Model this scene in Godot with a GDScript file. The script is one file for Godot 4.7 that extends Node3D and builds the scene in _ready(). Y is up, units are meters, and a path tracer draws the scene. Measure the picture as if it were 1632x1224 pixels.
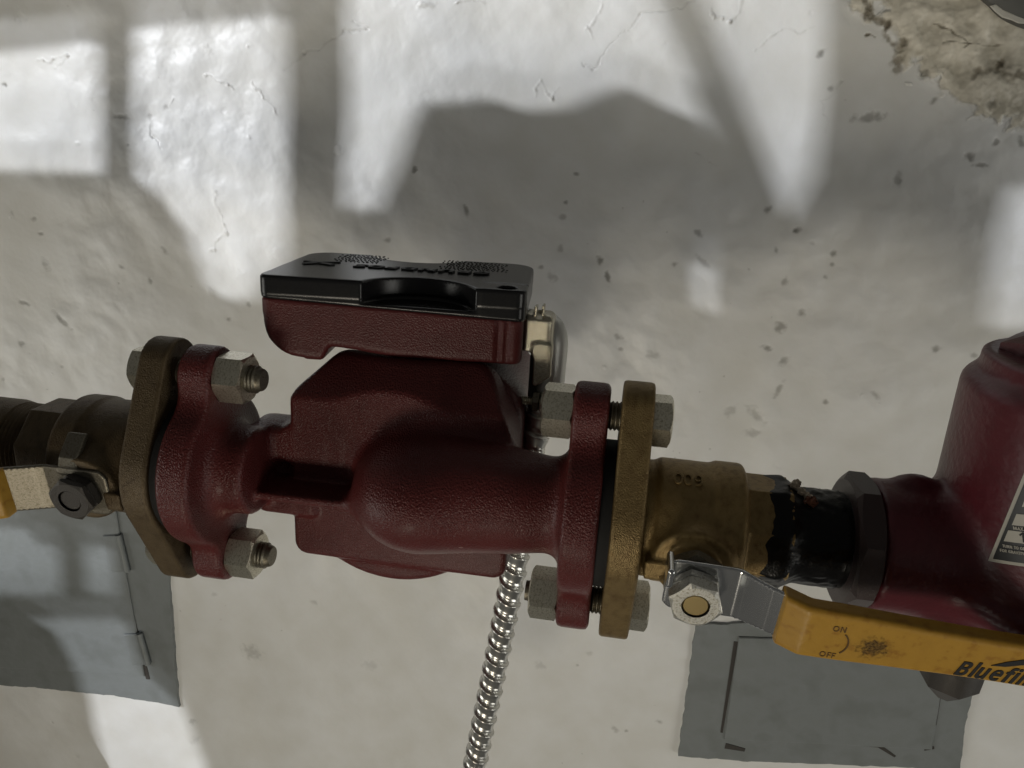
extends Node3D
# A red circulator pump between two bronze flanged ball valves, in front of a painted wall.
# Castings are distance fields (millimetres) meshed as surface nets; turned parts are lathed.

const CAM := Vector3(0.0822, 0.1324, 0.2647)
const CAM_TURN := Vector3(-0.3069, 0.1367, 0.0561)
const FOCAL := 1200.0            # of a picture 1632 wide
const WALL_Z := -0.2
const LAMP := Vector3(-1.5, 0.85, 1.35)

var used := {}
var rng := RandomNumberGenerator.new()
var M := {}

# ---------------------------------------------------------------- naming
func numbered(called: String) -> String:
	var n: int = used.get(called, -1) + 1
	used[called] = n
	return called if n == 0 else "%s_%03d" % [called, n]

func tag(o: Node, label := "", category := "", group := "", kind := "") -> Node:
	if label: o.set_meta("label", label)
	if category: o.set_meta("category", category)
	if group: o.set_meta("group", group)
	if kind: o.set_meta("kind", kind)
	return o

func thing(called: String, label: String, category: String, at := Vector3.ZERO, group := "") -> Node3D:
	var o := Node3D.new()
	o.name = numbered(called)
	o.position = at
	add_child(o)
	tag(o, label, category, group)
	return o

func part(called: String, mesh: Mesh, mat: Material, parent: Node, xf := Transform3D()) -> MeshInstance3D:
	var o := MeshInstance3D.new()
	o.name = called if parent != self else numbered(called)
	o.mesh = mesh
	o.material_override = mat
	o.transform = xf
	parent.add_child(o, true)
	return o

# ---------------------------------------------------------------- measuring
func pixel_on(p: Vector2, axis: int, value: float) -> Vector3:
	var b := Basis.from_euler(CAM_TURN)
	var d := b * Vector3((p.x - 816.0) / FOCAL, -(p.y - 612.0) / FOCAL, -1.0)
	return CAM + d * ((value - CAM[axis]) / d[axis])

func on_wall(x: float, y: float) -> Vector3:
	return pixel_on(Vector2(x, y), 2, WALL_Z)

# ---------------------------------------------------------------- distance fields, millimetres
func smin(a: float, b: float, k: float) -> float:
	var h := maxf(k - absf(a - b), 0.0) / k
	return minf(a, b) - h * h * k * 0.25

func smax(a: float, b: float, k: float) -> float:
	var h := maxf(k - absf(a - b), 0.0) / k
	return maxf(a, b) + h * h * k * 0.25

func d_box(p: Vector3, c: Vector3, h: Vector3, r: float) -> float:
	var q := (p - c).abs() - h + Vector3(r, r, r)
	return q.max(Vector3.ZERO).length() + minf(maxf(q.x, maxf(q.y, q.z)), 0.0) - r

func d_flat(a: float, b: float, r: float) -> float:      # a rounded extrusion of a 2D distance a with a slab b
	var x := a + r
	var y := b + r
	return minf(maxf(x, y), 0.0) + Vector2(maxf(x, 0.0), maxf(y, 0.0)).length() - r

func d_cyl_x(p: Vector3, x0: float, x1: float, rad: float, r: float) -> float:
	return d_flat(Vector2(p.y, p.z).length() - rad, absf(p.x - (x0 + x1) * 0.5) - (x1 - x0) * 0.5, r)

func d_seg(p: Vector3, a: Vector3, b: Vector3) -> float:
	var ab := b - a
	return (p - a - ab * clampf((p - a).dot(ab) / ab.dot(ab), 0.0, 1.0)).length()

func d_seg2(p: Vector2, a: Vector2, b: Vector2) -> float:
	var ab := b - a
	return (p - a - ab * clampf((p - a).dot(ab) / ab.dot(ab), 0.0, 1.0)).length()

func d_egg(p: Vector3, c: Vector3, r: Vector3) -> float:
	var q := p - c
	var k0 := (q / r).length()
	var k1 := (q / (r * r)).length()
	return k0 * (k0 - 1.0) / maxf(k1, 1e-6)

func net(f: Callable, lo: Vector3, hi: Vector3, cell: float) -> ArrayMesh:
	var nx := int(ceil((hi.x - lo.x) / cell)) + 1
	var ny := int(ceil((hi.y - lo.y) / cell)) + 1
	var nz := int(ceil((hi.z - lo.z) / cell)) + 1
	var far := 1e6
	var v := PackedFloat32Array()
	v.resize(nx * ny * nz)
	v.fill(far)
	var at := PackedInt32Array()
	at.resize(nx * ny * nz)
	at.fill(-1)
	var B := 5
	var reach := B * cell * 0.5 * 1.7321 * 1.25 + cell
	var blocks: Array[Vector3i] = []
	for bi in range(0, nx - 1, B):
		for bj in range(0, ny - 1, B):
			for bk in range(0, nz - 1, B):
				var c := lo + Vector3(bi + B * 0.5, bj + B * 0.5, bk + B * 0.5) * cell
				if absf(f.call(c)) > reach: continue
				blocks.append(Vector3i(bi, bj, bk))
				for i in range(bi, mini(bi + B + 1, nx)):
					for j in range(bj, mini(bj + B + 1, ny)):
						var row := (i * ny + j) * nz
						for k in range(bk, mini(bk + B + 1, nz)):
							if v[row + k] == far:
								v[row + k] = f.call(lo + Vector3(i, j, k) * cell)
	var pos := PackedVector3Array()
	var nor := PackedVector3Array()
	var sy := nz
	var sx := ny * nz
	for b in blocks:
		for i in range(b.x, mini(b.x + B, nx - 1)):
			for j in range(b.y, mini(b.y + B, ny - 1)):
				for k in range(b.z, mini(b.z + B, nz - 1)):
					var o := (i * ny + j) * nz + k
					var a0 := v[o]; var a1 := v[o + 1]; var a2 := v[o + sy]; var a3 := v[o + sy + 1]
					var b0 := v[o + sx]; var b1 := v[o + sx + 1]; var b2 := v[o + sx + sy]; var b3 := v[o + sx + sy + 1]
					var lowest := minf(minf(minf(a0, a1), minf(a2, a3)), minf(minf(b0, b1), minf(b2, b3)))
					if lowest >= 0.0: continue
					if maxf(maxf(maxf(a0, a1), maxf(a2, a3)), maxf(maxf(b0, b1), maxf(b2, b3))) < 0.0: continue
					var s := Vector3.ZERO
					var n := 0
					if (a0 < 0.0) != (b0 < 0.0): s += Vector3(a0 / (a0 - b0), 0, 0); n += 1
					if (a1 < 0.0) != (b1 < 0.0): s += Vector3(a1 / (a1 - b1), 0, 1); n += 1
					if (a2 < 0.0) != (b2 < 0.0): s += Vector3(a2 / (a2 - b2), 1, 0); n += 1
					if (a3 < 0.0) != (b3 < 0.0): s += Vector3(a3 / (a3 - b3), 1, 1); n += 1
					if (a0 < 0.0) != (a2 < 0.0): s += Vector3(0, a0 / (a0 - a2), 0); n += 1
					if (a1 < 0.0) != (a3 < 0.0): s += Vector3(0, a1 / (a1 - a3), 1); n += 1
					if (b0 < 0.0) != (b2 < 0.0): s += Vector3(1, b0 / (b0 - b2), 0); n += 1
					if (b1 < 0.0) != (b3 < 0.0): s += Vector3(1, b1 / (b1 - b3), 1); n += 1
					if (a0 < 0.0) != (a1 < 0.0): s += Vector3(0, 0, a0 / (a0 - a1)); n += 1
					if (a2 < 0.0) != (a3 < 0.0): s += Vector3(0, 1, a2 / (a2 - a3)); n += 1
					if (b0 < 0.0) != (b1 < 0.0): s += Vector3(1, 0, b0 / (b0 - b1)); n += 1
					if (b2 < 0.0) != (b3 < 0.0): s += Vector3(1, 1, b2 / (b2 - b3)); n += 1
					at[o] = pos.size()
					pos.append((lo + (Vector3(i, j, k) + s / n) * cell) * 0.001)
					nor.append(Vector3(b0 + b1 + b2 + b3 - a0 - a1 - a2 - a3, a2 + a3 + b2 + b3 - a0 - a1 - b0 - b1, a1 + a3 + b1 + b3 - a0 - a2 - b0 - b2).normalized())
	var idx := PackedInt32Array()
	for b in blocks:
		for i in range(b.x, mini(b.x + B, nx - 1)):
			for j in range(b.y, mini(b.y + B, ny - 1)):
				for k in range(b.z, mini(b.z + B, nz - 1)):
					var o := (i * ny + j) * nz + k
					var here := v[o] < 0.0
					for e in 3:
						var o2: int = o + (sx if e == 0 else sy if e == 1 else 1)
						if (v[o2] < 0.0) == here: continue
						var u1: int = sy if e == 0 else 1 if e == 1 else sx
						var u2: int = 1 if e == 0 else sx if e == 1 else sy
						if o - u1 - u2 < 0: continue
						var q0 := at[o]; var q1 := at[o - u1]; var q2 := at[o - u1 - u2]; var q3 := at[o - u2]
						if q0 < 0 or q1 < 0 or q2 < 0 or q3 < 0: continue
						if here: idx.append_array([q0, q2, q1, q0, q3, q2])
						else: idx.append_array([q0, q1, q2, q0, q2, q3])
	var arr := []
	arr.resize(Mesh.ARRAY_MAX)
	arr[Mesh.ARRAY_VERTEX] = pos
	arr[Mesh.ARRAY_NORMAL] = nor
	arr[Mesh.ARRAY_INDEX] = idx
	var m := ArrayMesh.new()
	m.add_surface_from_arrays(Mesh.PRIMITIVE_TRIANGLES, arr)
	return m

# ---------------------------------------------------------------- turned, swept and cut shapes, millimetres
func start() -> SurfaceTool:
	var st := SurfaceTool.new()
	st.begin(Mesh.PRIMITIVE_TRIANGLES)
	return st

func tri(st: SurfaceTool, a: Vector3, b: Vector3, c: Vector3, na: Vector3, nb: Vector3, nc: Vector3) -> void:
	if (b - a).cross(c - a).dot(na + nb + nc) > 0.0:
		var t := b; b = c; c = t
		t = nb; nb = nc; nc = t
	st.set_normal(na); st.add_vertex(a * 0.001)
	st.set_normal(nb); st.add_vertex(b * 0.001)
	st.set_normal(nc); st.add_vertex(c * 0.001)

func face(st: SurfaceTool, pts: Array, n: Vector3) -> void:
	for i in range(1, pts.size() - 1):
		tri(st, pts[0], pts[i], pts[i + 1], n, n, n)

# axis +Y of xf; profile of (height, radius)
func lathe(st: SurfaceTool, prof: Array, xf := Transform3D(), segs := 40, crease := 0.78) -> void:
	var ns: Array[Vector2] = []
	for i in prof.size() - 1:
		var d: Vector2 = prof[i + 1] - prof[i]
		ns.append(Vector2(-d.y, d.x).normalized())
	for i in prof.size() - 1:
		var n0 := ns[i]
		var n1 := ns[i]
		if i > 0 and ns[i - 1].dot(ns[i]) > crease: n0 = (ns[i - 1] + ns[i]).normalized()
		if i < ns.size() - 1 and ns[i + 1].dot(ns[i]) > crease: n1 = (ns[i + 1] + ns[i]).normalized()
		var p0: Vector2 = prof[i]
		var p1: Vector2 = prof[i + 1]
		for s in segs:
			var a := TAU * s / segs
			var b := TAU * (s + 1) / segs
			var da := Vector3(sin(a), 0, cos(a))
			var db := Vector3(sin(b), 0, cos(b))
			var up := Vector3.UP
			var A := xf * (da * p0.y + up * p0.x); var Bb := xf * (db * p0.y + up * p0.x)
			var C := xf * (db * p1.y + up * p1.x); var D := xf * (da * p1.y + up * p1.x)
			var nA := xf.basis * (da * n0.y + up * n0.x); var nB := xf.basis * (db * n0.y + up * n0.x)
			var nC := xf.basis * (db * n1.y + up * n1.x); var nD := xf.basis * (da * n1.y + up * n1.x)
			if p0.y > 0.001: tri(st, A, Bb, C, nA, nB, nC)
			if p1.y > 0.001: tri(st, A, C, D, nA, nC, nD)

# a hexagon (or n-gon) with turned-off corners along +Y from 0 to h; af = across flats
func hexagon(st: SurfaceTool, xf: Transform3D, af: float, h: float, sides := 6, both := true, bore := 0.0) -> void:
	var steps := 8
	var rin := af * 0.5
	var rc := rin * 0.95
	var up := Vector3.UP
	for s in sides:
		var mid := TAU * (s + 0.5) / sides
		var nf := Vector3(sin(mid), 0, cos(mid))
		for t in steps:
			var q: Array[Vector3] = []
			for w in 2:
				var a := TAU * (s + float(t + w) / steps) / sides
				var r := rin / cos(a - mid)
				var drop := (r - rc) * 0.55
				var d := Vector3(sin(a), 0, cos(a))
				q.append_array([d * bore + up * h, d * rc + up * h, d * r + up * (h - drop), d * r + up * (drop if both else 0.0), d * rc, d * bore])
			var nt := (nf * 0.5 + up).normalized()
			var nb := (nf * 0.5 - up).normalized()
			var X: Array[Vector3] = []
			for p in q: X.append(xf * p)
			face(st, [X[0], X[1], X[7], X[6]], xf.basis * up)
			face(st, [X[1], X[2], X[8], X[7]], xf.basis * nt)
			face(st, [X[2], X[3], X[9], X[8]], xf.basis * nf)
			face(st, [X[3], X[4], X[10], X[9]], xf.basis * nb)
			face(st, [X[4], X[5], X[11], X[10]], xf.basis * -up)

# a polygon in xf's XY plane pushed out along +Z, its rims bevelled
func prism(st: SurfaceTool, poly: PackedVector2Array, depth: float, xf := Transform3D(), bevel := 0.0) -> void:
	if Geometry2D.is_polygon_clockwise(poly): poly.reverse()
	var n := poly.size()
	var inner := PackedVector2Array()
	for i in n:
		var e0 := (poly[i] - poly[(i + n - 1) % n]).normalized()
		var e1 := (poly[(i + 1) % n] - poly[i]).normalized()
		var m0 := Vector2(-e0.y, e0.x)
		var m1 := Vector2(-e1.y, e1.x)
		inner.append(poly[i] + (m0 + m1) * (bevel / maxf(1.0 + m0.dot(m1), 0.4)))
	var tris := Geometry2D.triangulate_polygon(inner)
	if tris.is_empty(): print("no triangles for a polygon of ", n)
	var zn := xf.basis.z
	for t in range(0, tris.size(), 3):
		for side in 2:
			var z := depth if side == 1 else 0.0
			var nn := zn if side == 1 else -zn
			var P: Array[Vector3] = []
			for w in 3: P.append(xf * Vector3(inner[tris[t + w]].x, inner[tris[t + w]].y, z))
			tri(st, P[0], P[1], P[2], nn, nn, nn)
	for i in n:
		var j := (i + 1) % n
		var e := (poly[j] - poly[i]).normalized()
		var o := xf.basis * Vector3(e.y, -e.x, 0)
		var a0 := xf * Vector3(inner[i].x, inner[i].y, 0); var b0 := xf * Vector3(inner[j].x, inner[j].y, 0)
		var a1 := xf * Vector3(poly[i].x, poly[i].y, bevel); var b1 := xf * Vector3(poly[j].x, poly[j].y, bevel)
		var a2 := xf * Vector3(poly[i].x, poly[i].y, depth - bevel); var b2 := xf * Vector3(poly[j].x, poly[j].y, depth - bevel)
		var a3 := xf * Vector3(inner[i].x, inner[i].y, depth); var b3 := xf * Vector3(inner[j].x, inner[j].y, depth)
		face(st, [a1, b1, b2, a2], o)
		if bevel > 0.0:
			face(st, [a0, b0, b1, a1], (o - zn).normalized())
			face(st, [a2, b2, b3, a3], (o + zn).normalized())

func slab(st: SurfaceTool, c: Vector3, size: Vector3, bevel := 0.3, turn := Basis()) -> void:
	var h := size * 0.5
	prism(st, PackedVector2Array([Vector2(-h.x, -h.y), Vector2(h.x, -h.y), Vector2(h.x, h.y), Vector2(-h.x, h.y)]), size.z, Transform3D(turn, c - turn * Vector3(0, 0, h.z)), bevel)

# a tube along a path; radius from along(distance, angle)
func sweep(st: SurfaceTool, path: Curve3D, step: float, segs: int, along: Callable) -> void:
	var L := path.get_baked_length()
	var n := int(L / step)
	var rows := []
	var nrm := []
	var side := Vector3(0, 0, 1)
	for i in n + 1:
		var s := L * i / n
		var p := path.sample_baked(s, true)
		var t := (path.sample_baked(minf(s + 0.5, L), true) - path.sample_baked(maxf(s - 0.5, 0.0), true)).normalized()
		side = (side - t * side.dot(t)).normalized()
		var up := t.cross(side)
		var row := PackedVector3Array()
		for k in segs:
			var a := TAU * k / segs
			row.append(p + (side * cos(a) + up * sin(a)) * along.call(s, a))
		rows.append(row)
	for i in n + 1:
		var row := PackedVector3Array()
		for k in segs:
			var d1: Vector3 = rows[i][(k + 1) % segs] - rows[i][(k + segs - 1) % segs]
			var d2: Vector3 = rows[mini(i + 1, n)][k] - rows[maxi(i - 1, 0)][k]
			var q := d1.cross(d2).normalized()
			var c := path.sample_baked(L * i / n, true)
			row.append(q if q.dot(rows[i][k] - c) > 0.0 else -q)
		nrm.append(row)
	for i in n:
		for k in segs:
			var k2 := (k + 1) % segs
			tri(st, rows[i][k], rows[i][k2], rows[i + 1][k2], nrm[i][k], nrm[i][k2], nrm[i + 1][k2])
			tri(st, rows[i][k], rows[i + 1][k2], rows[i + 1][k], nrm[i][k], nrm[i + 1][k2], nrm[i + 1][k])

func threads(st: SurfaceTool, xf: Transform3D, h0: float, h1: float, r: float, pitch: float, depth: float, tip := 0.0, segs := 28) -> void:
	var prof := [Vector2(h0, 0.0), Vector2(h0, r - depth)]
	var h := h0
	while h + pitch <= h1:
		prof.append_array([Vector2(h + pitch * 0.4, r), Vector2(h + pitch * 0.55, r), Vector2(h + pitch, r - depth)])
		h += pitch
	prof.append_array([Vector2(h1 + tip * 0.6, r - depth - tip * 0.3), Vector2(h1 + tip, r * 0.72), Vector2(h1 + tip, 0.0)])
	lathe(st, prof, xf, segs, 0.9)

func along_x(c: Vector3, sign := 1.0, roll := 0.0) -> Transform3D:     # +Y of a lathe laid along +X or -X
	var y := Vector3(sign, 0, 0)
	var z := Vector3(0, sin(roll), cos(roll))
	return Transform3D(Basis(y.cross(z), y, z), c)

func words(text: String, size: float, depth: float, font := "Droid Sans", bold := false) -> TextMesh:
	var f := SystemFont.new()
	f.font_names = PackedStringArray([font])
	if bold: f.font_weight = 700
	var t := TextMesh.new()
	t.text = text
	t.font = f
	t.font_size = 32 if size > 3.2 else maxi(int(size * 10.0), 6)
	t.pixel_size = size * 0.001 / t.font_size
	t.depth = depth * 0.001
	t.curve_step = 1.0
	return t

# ---------------------------------------------------------------- materials
func noise_map(freq: float, size: int, bump: float, seed_no: int, octaves := 3, kind := FastNoiseLite.TYPE_SIMPLEX_SMOOTH) -> NoiseTexture2D:
	var n := FastNoiseLite.new()
	n.noise_type = kind
	n.seed = seed_no
	n.frequency = freq
	n.fractal_octaves = octaves
	var t := NoiseTexture2D.new()
	t.width = size; t.height = size
	t.seamless = true
	t.noise = n
	if bump > 0.0:
		t.as_normal_map = true
		t.bump_strength = bump
	return t

func tone_map(freq: float, seed_no: int, stops: Array, octaves := 4) -> NoiseTexture2D:
	var t := noise_map(freq, 512, 0.0, seed_no, octaves)
	var g := Gradient.new()
	g.offsets = PackedFloat32Array()
	var offs := PackedFloat32Array(); var cols := PackedColorArray()
	for s in stops:
		offs.append(s[0]); cols.append((s[1] as Color).linear_to_srgb())
	g.offsets = offs; g.colors = cols
	t.color_ramp = g
	return t

func lin(r: float, g: float, b: float) -> Color:
	return Color(r, g, b).linear_to_srgb()

func mat(c: Color, rough: float, metal := 0.0, bump: Texture2D = null, bump_scale := 1.0, tile := 0.05, tone: Texture2D = null) -> StandardMaterial3D:
	var m := StandardMaterial3D.new()
	m.albedo_color = c
	m.roughness = rough
	m.metallic = metal
	m.uv1_triplanar = true
	m.uv1_world_triplanar = true
	m.uv1_scale = Vector3.ONE / tile
	if bump:
		m.normal_enabled = true
		m.normal_texture = bump
		m.normal_scale = bump_scale
	if tone: m.albedo_texture = tone
	return m

func smudge() -> StandardMaterial3D:     # a greasy thumb mark: dark flecks with a ragged, fading edge
	var n := FastNoiseLite.new(); n.seed = 23; n.frequency = 0.06; n.fractal_octaves = 4
	var im := Image.create(96, 96, false, Image.FORMAT_RGBA8)
	for y in 96:
		for x in 96:
			var d := Vector2(x - 48, y - 48).length() / 46.0
			var a := smoothstep(1.0, 0.25, d + n.get_noise_2d(x, y) * 0.55)
			im.set_pixel(x, y, Color(0.20, 0.13, 0.05, clampf(a * (0.55 + 0.5 * n.get_noise_2d(y * 2, x * 2)), 0.0, 1.0)))
	var m := StandardMaterial3D.new()
	m.albedo_texture = ImageTexture.create_from_image(im)
	m.transparency = BaseMaterial3D.TRANSPARENCY_ALPHA
	m.roughness = 0.6
	return m

func make_materials() -> void:
	var peel := noise_map(0.10, 1024, 6.0, 3)
	var grit := noise_map(0.16, 512, 6.0, 5)
	var soft := noise_map(0.03, 512, 5.0, 8)
	var red_tone := tone_map(0.012, 11, [[0.2, Color(0.86, 0.86, 0.86)], [0.6, Color(1, 1, 1)], [0.9, Color(0.92, 0.9, 0.9)]])
	M.red = mat(lin(0.096, 0.0185, 0.0175), 0.35, 0.0, peel, 0.8, 0.1, red_tone)
	M.red.metallic_specular = 0.38
	M.red.clearcoat_enabled = true; M.red.clearcoat = 0.08; M.red.clearcoat_roughness = 0.3
	M.red_box = mat(lin(0.085, 0.0165, 0.0165), 0.4, 0.0, peel, 0.35, 0.1, red_tone)
	M.red_box.metallic_specular = 0.38
	M.red_valve = mat(lin(0.085, 0.010, 0.016), 0.4, 0.0, soft, 0.3, 0.06, red_tone)
	M.black = mat(lin(0.009, 0.009, 0.0095), 0.26, 0.0, grit, 0.05, 0.02)
	M.black.metallic_specular = 0.42
	M.black_gloss = mat(lin(0.008, 0.008, 0.009), 0.18, 0.0, grit, 0.03, 0.02)
	M.ink = mat(lin(0.008, 0.008, 0.008), 0.6)
	M.gasket = mat(lin(0.010, 0.010, 0.010), 0.8)
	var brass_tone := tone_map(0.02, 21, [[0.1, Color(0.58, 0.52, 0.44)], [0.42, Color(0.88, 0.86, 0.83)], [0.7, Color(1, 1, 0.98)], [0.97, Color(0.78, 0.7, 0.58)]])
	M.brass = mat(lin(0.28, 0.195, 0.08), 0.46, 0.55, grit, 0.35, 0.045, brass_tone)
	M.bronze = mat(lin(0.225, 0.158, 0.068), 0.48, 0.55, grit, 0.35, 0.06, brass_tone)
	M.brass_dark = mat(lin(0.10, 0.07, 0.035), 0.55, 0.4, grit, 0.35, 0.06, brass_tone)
	M.brass_bright = mat(lin(0.62, 0.47, 0.22), 0.3, 0.9)
	var zinc_tone := tone_map(0.05, 31, [[0.1, Color(0.42, 0.38, 0.28)], [0.4, Color(0.9, 0.89, 0.85)], [0.6, Color(1, 1, 1)], [0.9, Color(0.7, 0.64, 0.5)]])
	M.zinc = mat(lin(0.76, 0.73, 0.63), 0.28, 0.9, grit, 0.25, 0.03, zinc_tone)
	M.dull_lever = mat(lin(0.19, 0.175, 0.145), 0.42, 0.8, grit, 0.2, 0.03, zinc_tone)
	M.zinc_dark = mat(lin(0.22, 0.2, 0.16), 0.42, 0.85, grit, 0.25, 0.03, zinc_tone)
	M.chrome = mat(lin(0.68, 0.69, 0.70), 0.2, 1.0, soft, 0.03, 0.03)
	M.nut = mat(lin(0.55, 0.55, 0.53), 0.42, 0.8, grit, 0.4, 0.03, zinc_tone)
	M.steel = mat(lin(0.68, 0.67, 0.63), 0.3, 1.0, soft, 0.03, 0.02)
	M.cast_zinc = mat(lin(0.58, 0.55, 0.46), 0.22, 0.9, grit, 0.3, 0.03, zinc_tone)
	M.alu = mat(lin(0.55, 0.55, 0.52), 0.38, 0.7, grit, 0.1, 0.03)
	var yellow_tone := tone_map(0.02, 41, [[0.1, Color(0.72, 0.62, 0.5)], [0.35, Color(0.95, 0.94, 0.9)], [0.8, Color(1, 1, 1)]])
	M.yellow = mat(lin(0.41, 0.225, 0.026), 0.45, 0.0, soft, 0.2, 0.06, yellow_tone)
	M.tar = mat(lin(0.004, 0.0038, 0.0038), 0.32, 0.0, soft, 0.35, 0.02)
	M.tar.metallic_specular = 0.35
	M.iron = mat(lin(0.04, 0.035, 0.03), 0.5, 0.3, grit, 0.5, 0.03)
	M.rust = mat(lin(0.16, 0.06, 0.03), 0.8, 0.0, grit, 0.8, 0.02)
	M.putty = mat(lin(0.5, 0.42, 0.32), 0.8, 0.0, grit, 0.8, 0.02)
	M.door = mat(lin(0.205, 0.222, 0.224), 0.5, 0.0, soft, 0.15, 0.1, tone_map(0.006, 51, [[0.1, Color(0.86, 0.86, 0.84)], [0.5, Color(1, 1, 1)], [0.95, Color(0.94, 0.94, 0.92)]]))
	M.gap = mat(lin(0.05, 0.045, 0.04), 0.9)
	M.print = mat(lin(0.42, 0.40, 0.35), 0.5)
	M.label_black = mat(lin(0.012, 0.012, 0.012), 0.4)
	M.chip = mat(lin(0.42, 0.33, 0.29), 0.6)
	M.collar = mat(lin(0.036, 0.022, 0.021), 0.42, 0.1, grit, 0.4, 0.03)
	M.cover = mat(lin(0.12, 0.12, 0.11), 0.6, 0.0, grit, 0.5, 0.05)
	M.flake = mat(lin(0.6, 0.58, 0.52), 0.8, 0.0, grit, 0.8, 0.03)
	M.sheet = mat(lin(0.2, 0.2, 0.2), 0.9)
	M.glow = StandardMaterial3D.new()
	M.glow.emission_enabled = true
	M.glow.emission = Color(1, 1, 1)
	M.glow.emission_energy_multiplier = 1.5

# ---------------------------------------------------------------- the pump's castings
func f_volute(p: Vector3) -> float:
	var yz := Vector2(p.y, p.z)
	var ax := absf(p.x)
	# flanges: a disc and an eared bar
	var disc := yz.length() - 32.0
	var ears := Vector2(maxf(absf(p.y) - 39.0, 0.0), p.z).length() - 12.2
	var d := d_flat(smin(disc, ears, 7.0), absf(ax - 76.0) - 6.6, 2.2)
	# necks
	var neck := d_flat(yz.length() - 17.8, maxf(-p.x - 76.0, p.x + 55.5), 2.5)
	d = smin(d, neck, 8.0)
	var right := d_flat(Vector2(p.y - 0.5, p.z).length() - 18.3, maxf(p.x - 76.0, 20.0 - p.x), 2.0)
	d = smin(d, right, 8.0)
	# web from left neck to the block, with the rib along it
	var web := d_flat(absf(p.y + 2.0) - 18.0, absf(p.z + 20.0) - 7.0, 3.0)
	web = maxf(web, absf(p.x + 38.0) - 26.0)
	d = smin(d, web, 4.0)
	d = smin(d, d_box(p, Vector3(-46, 8.2, -16.0), Vector3(17, 8.0, 7.8), 4.0), 4.0)
	d = smin(d, d_box(p, Vector3(-34, -7.6, -2.0), Vector3(24, 1.9, 9.5), 1.2), 2.5)
	d = smin(d, d_box(p, Vector3(-48, -16.6, -14.5), Vector3(13, 6.0, 8.6), 2.5), 3.0)
	# the square plate the motor bolts to
	var bx := absf(p.x) - 46.5
	var by := absf(p.y - 2.5) - 44.0
	var plate := d_flat(bx, by, 6.0)
	plate = smax(plate, (-p.x + p.y) * 0.7071 - 55.2, 3.0)
	plate = smax(plate, (p.x * 0.85 + p.y * 0.53) - 52.5, 6.0)
	var block := d_flat(plate, absf(p.z + 20.0) - 12.0, 2.2)
	var arch := Vector2(p.x + 4.0, p.y + 6.0).length() * 0.78 + p.z * 0.626 - 28.2
	block = smax(block, smin(p.y * 0.74 + p.z * 0.67 - 17.2, arch, 2.0), 1.6)
	d = smin(d, block, 1.5)
	# a lobe of the plate that reaches over the web
	d = smin(d, d_flat(d_flat(absf(p.x + 37.0) - 15.0, absf(p.y - 9.0) - 9.5, 7.0), absf(p.z + 16.4) - 8.0, 2.2), 1.5)
	d = smin(d, maxf(d_flat(Vector2(p.x + 4.0, p.y + 3.0).length() - 48.0, absf(p.z + 20.0) - 8.5, 3.0), p.y + 30.0), 3.0)
	# the swirl of the volute
	d = smin(d, d_egg(p, Vector3(13, -1.0, -5), Vector3(29.5, 23.5, 33.5)), 8.0)
	d = smin(d, d_egg(p, Vector3(38, 0.0, 0), Vector3(30, 19.5, 20)), 9.0)
	return d

func f_motor(p: Vector3) -> float:
	var a := d_flat(absf(p.x - 3.0) - 43.5, absf(p.y - 0.5) - 44.0, 24.0)
	return d_flat(a + maxf(0.0, -p.z - 40.0) * 0.04, absf(p.z + 66.0) - 38.0, 5.0)

func f_box(p: Vector3) -> float:          # own axes: x right, y up, -z to the back; the front edge at z = 0
	var low := 46.2 + 3.0 * (1.0 - smoothstep(24.0, 30.0, p.x) * 0.0) 
	low = 43.2 + 6.0 * smoothstep(23.0, 27.5, p.x) - 3.0 * smoothstep(27.0, 60.0, p.x)
	var out := d_flat(absf(p.x - 52.5) - 53.5, absf(p.z + 34.0) - 34.0, 4.0)
	var d := d_flat(out, maxf(p.y - 69.0 + p.x * 0.035, -30.0), 1.0)
	d = smax(d, (low - p.y) * 0.9, 3.0)
	var corner := Vector2(p.x - 17.0, p.y - 61.5)
	if corner.x < 0.0 and corner.y < 0.0:
		d = smax(d, corner.length() - 18.0, 2.0)
	# two little flutes near the right corner
	d = smax(d, 1.1 - Vector2(p.x - 96.0, p.z - 0.2).length(), 0.8)
	d = smax(d, 1.1 - Vector2(p.x - 99.5, p.z - 0.2).length(), 0.8)
	return d

func f_lid(p: Vector3) -> float:
	var top := 78.2 - p.x * 0.005
	var out := d_flat(absf(p.x - 52.7 + p.z * 0.04) - 54.0, absf(p.z + 34.8) - 35.6, 4.0 + 8.0 * smoothstep(-30.0, -50.0, p.z))
	var d := d_flat(out, maxf(p.y - top, 68.2 - p.x * 0.036 - p.y), 1.3)
	# finger wells, front and back
	var well := Vector2(p.x - 63.4, p.z - 9.6).length() - 24.4
	d = smax(d, -smax(well, 69.2 - p.x * 0.01 - p.y, 1.0), 0.8)
	well = Vector2(p.x - 53.0, p.z + 80.0).length() - 24.4
	d = smax(d, -smax(well, 70.0 - p.y, 1.0), 0.8)
	# screw hole and a shallow joint
	d = smax(d, 4.0 - Vector2(p.x - 98.5, (p.z + 5.5) * 0.95).length() if p.y > 70.0 else d, 0.6)
	d = smax(d, 0.6 - Vector2(p.y - top, p.z + 14.0).length() if p.x > 88.0 else d, 0.4)
	return d

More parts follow.
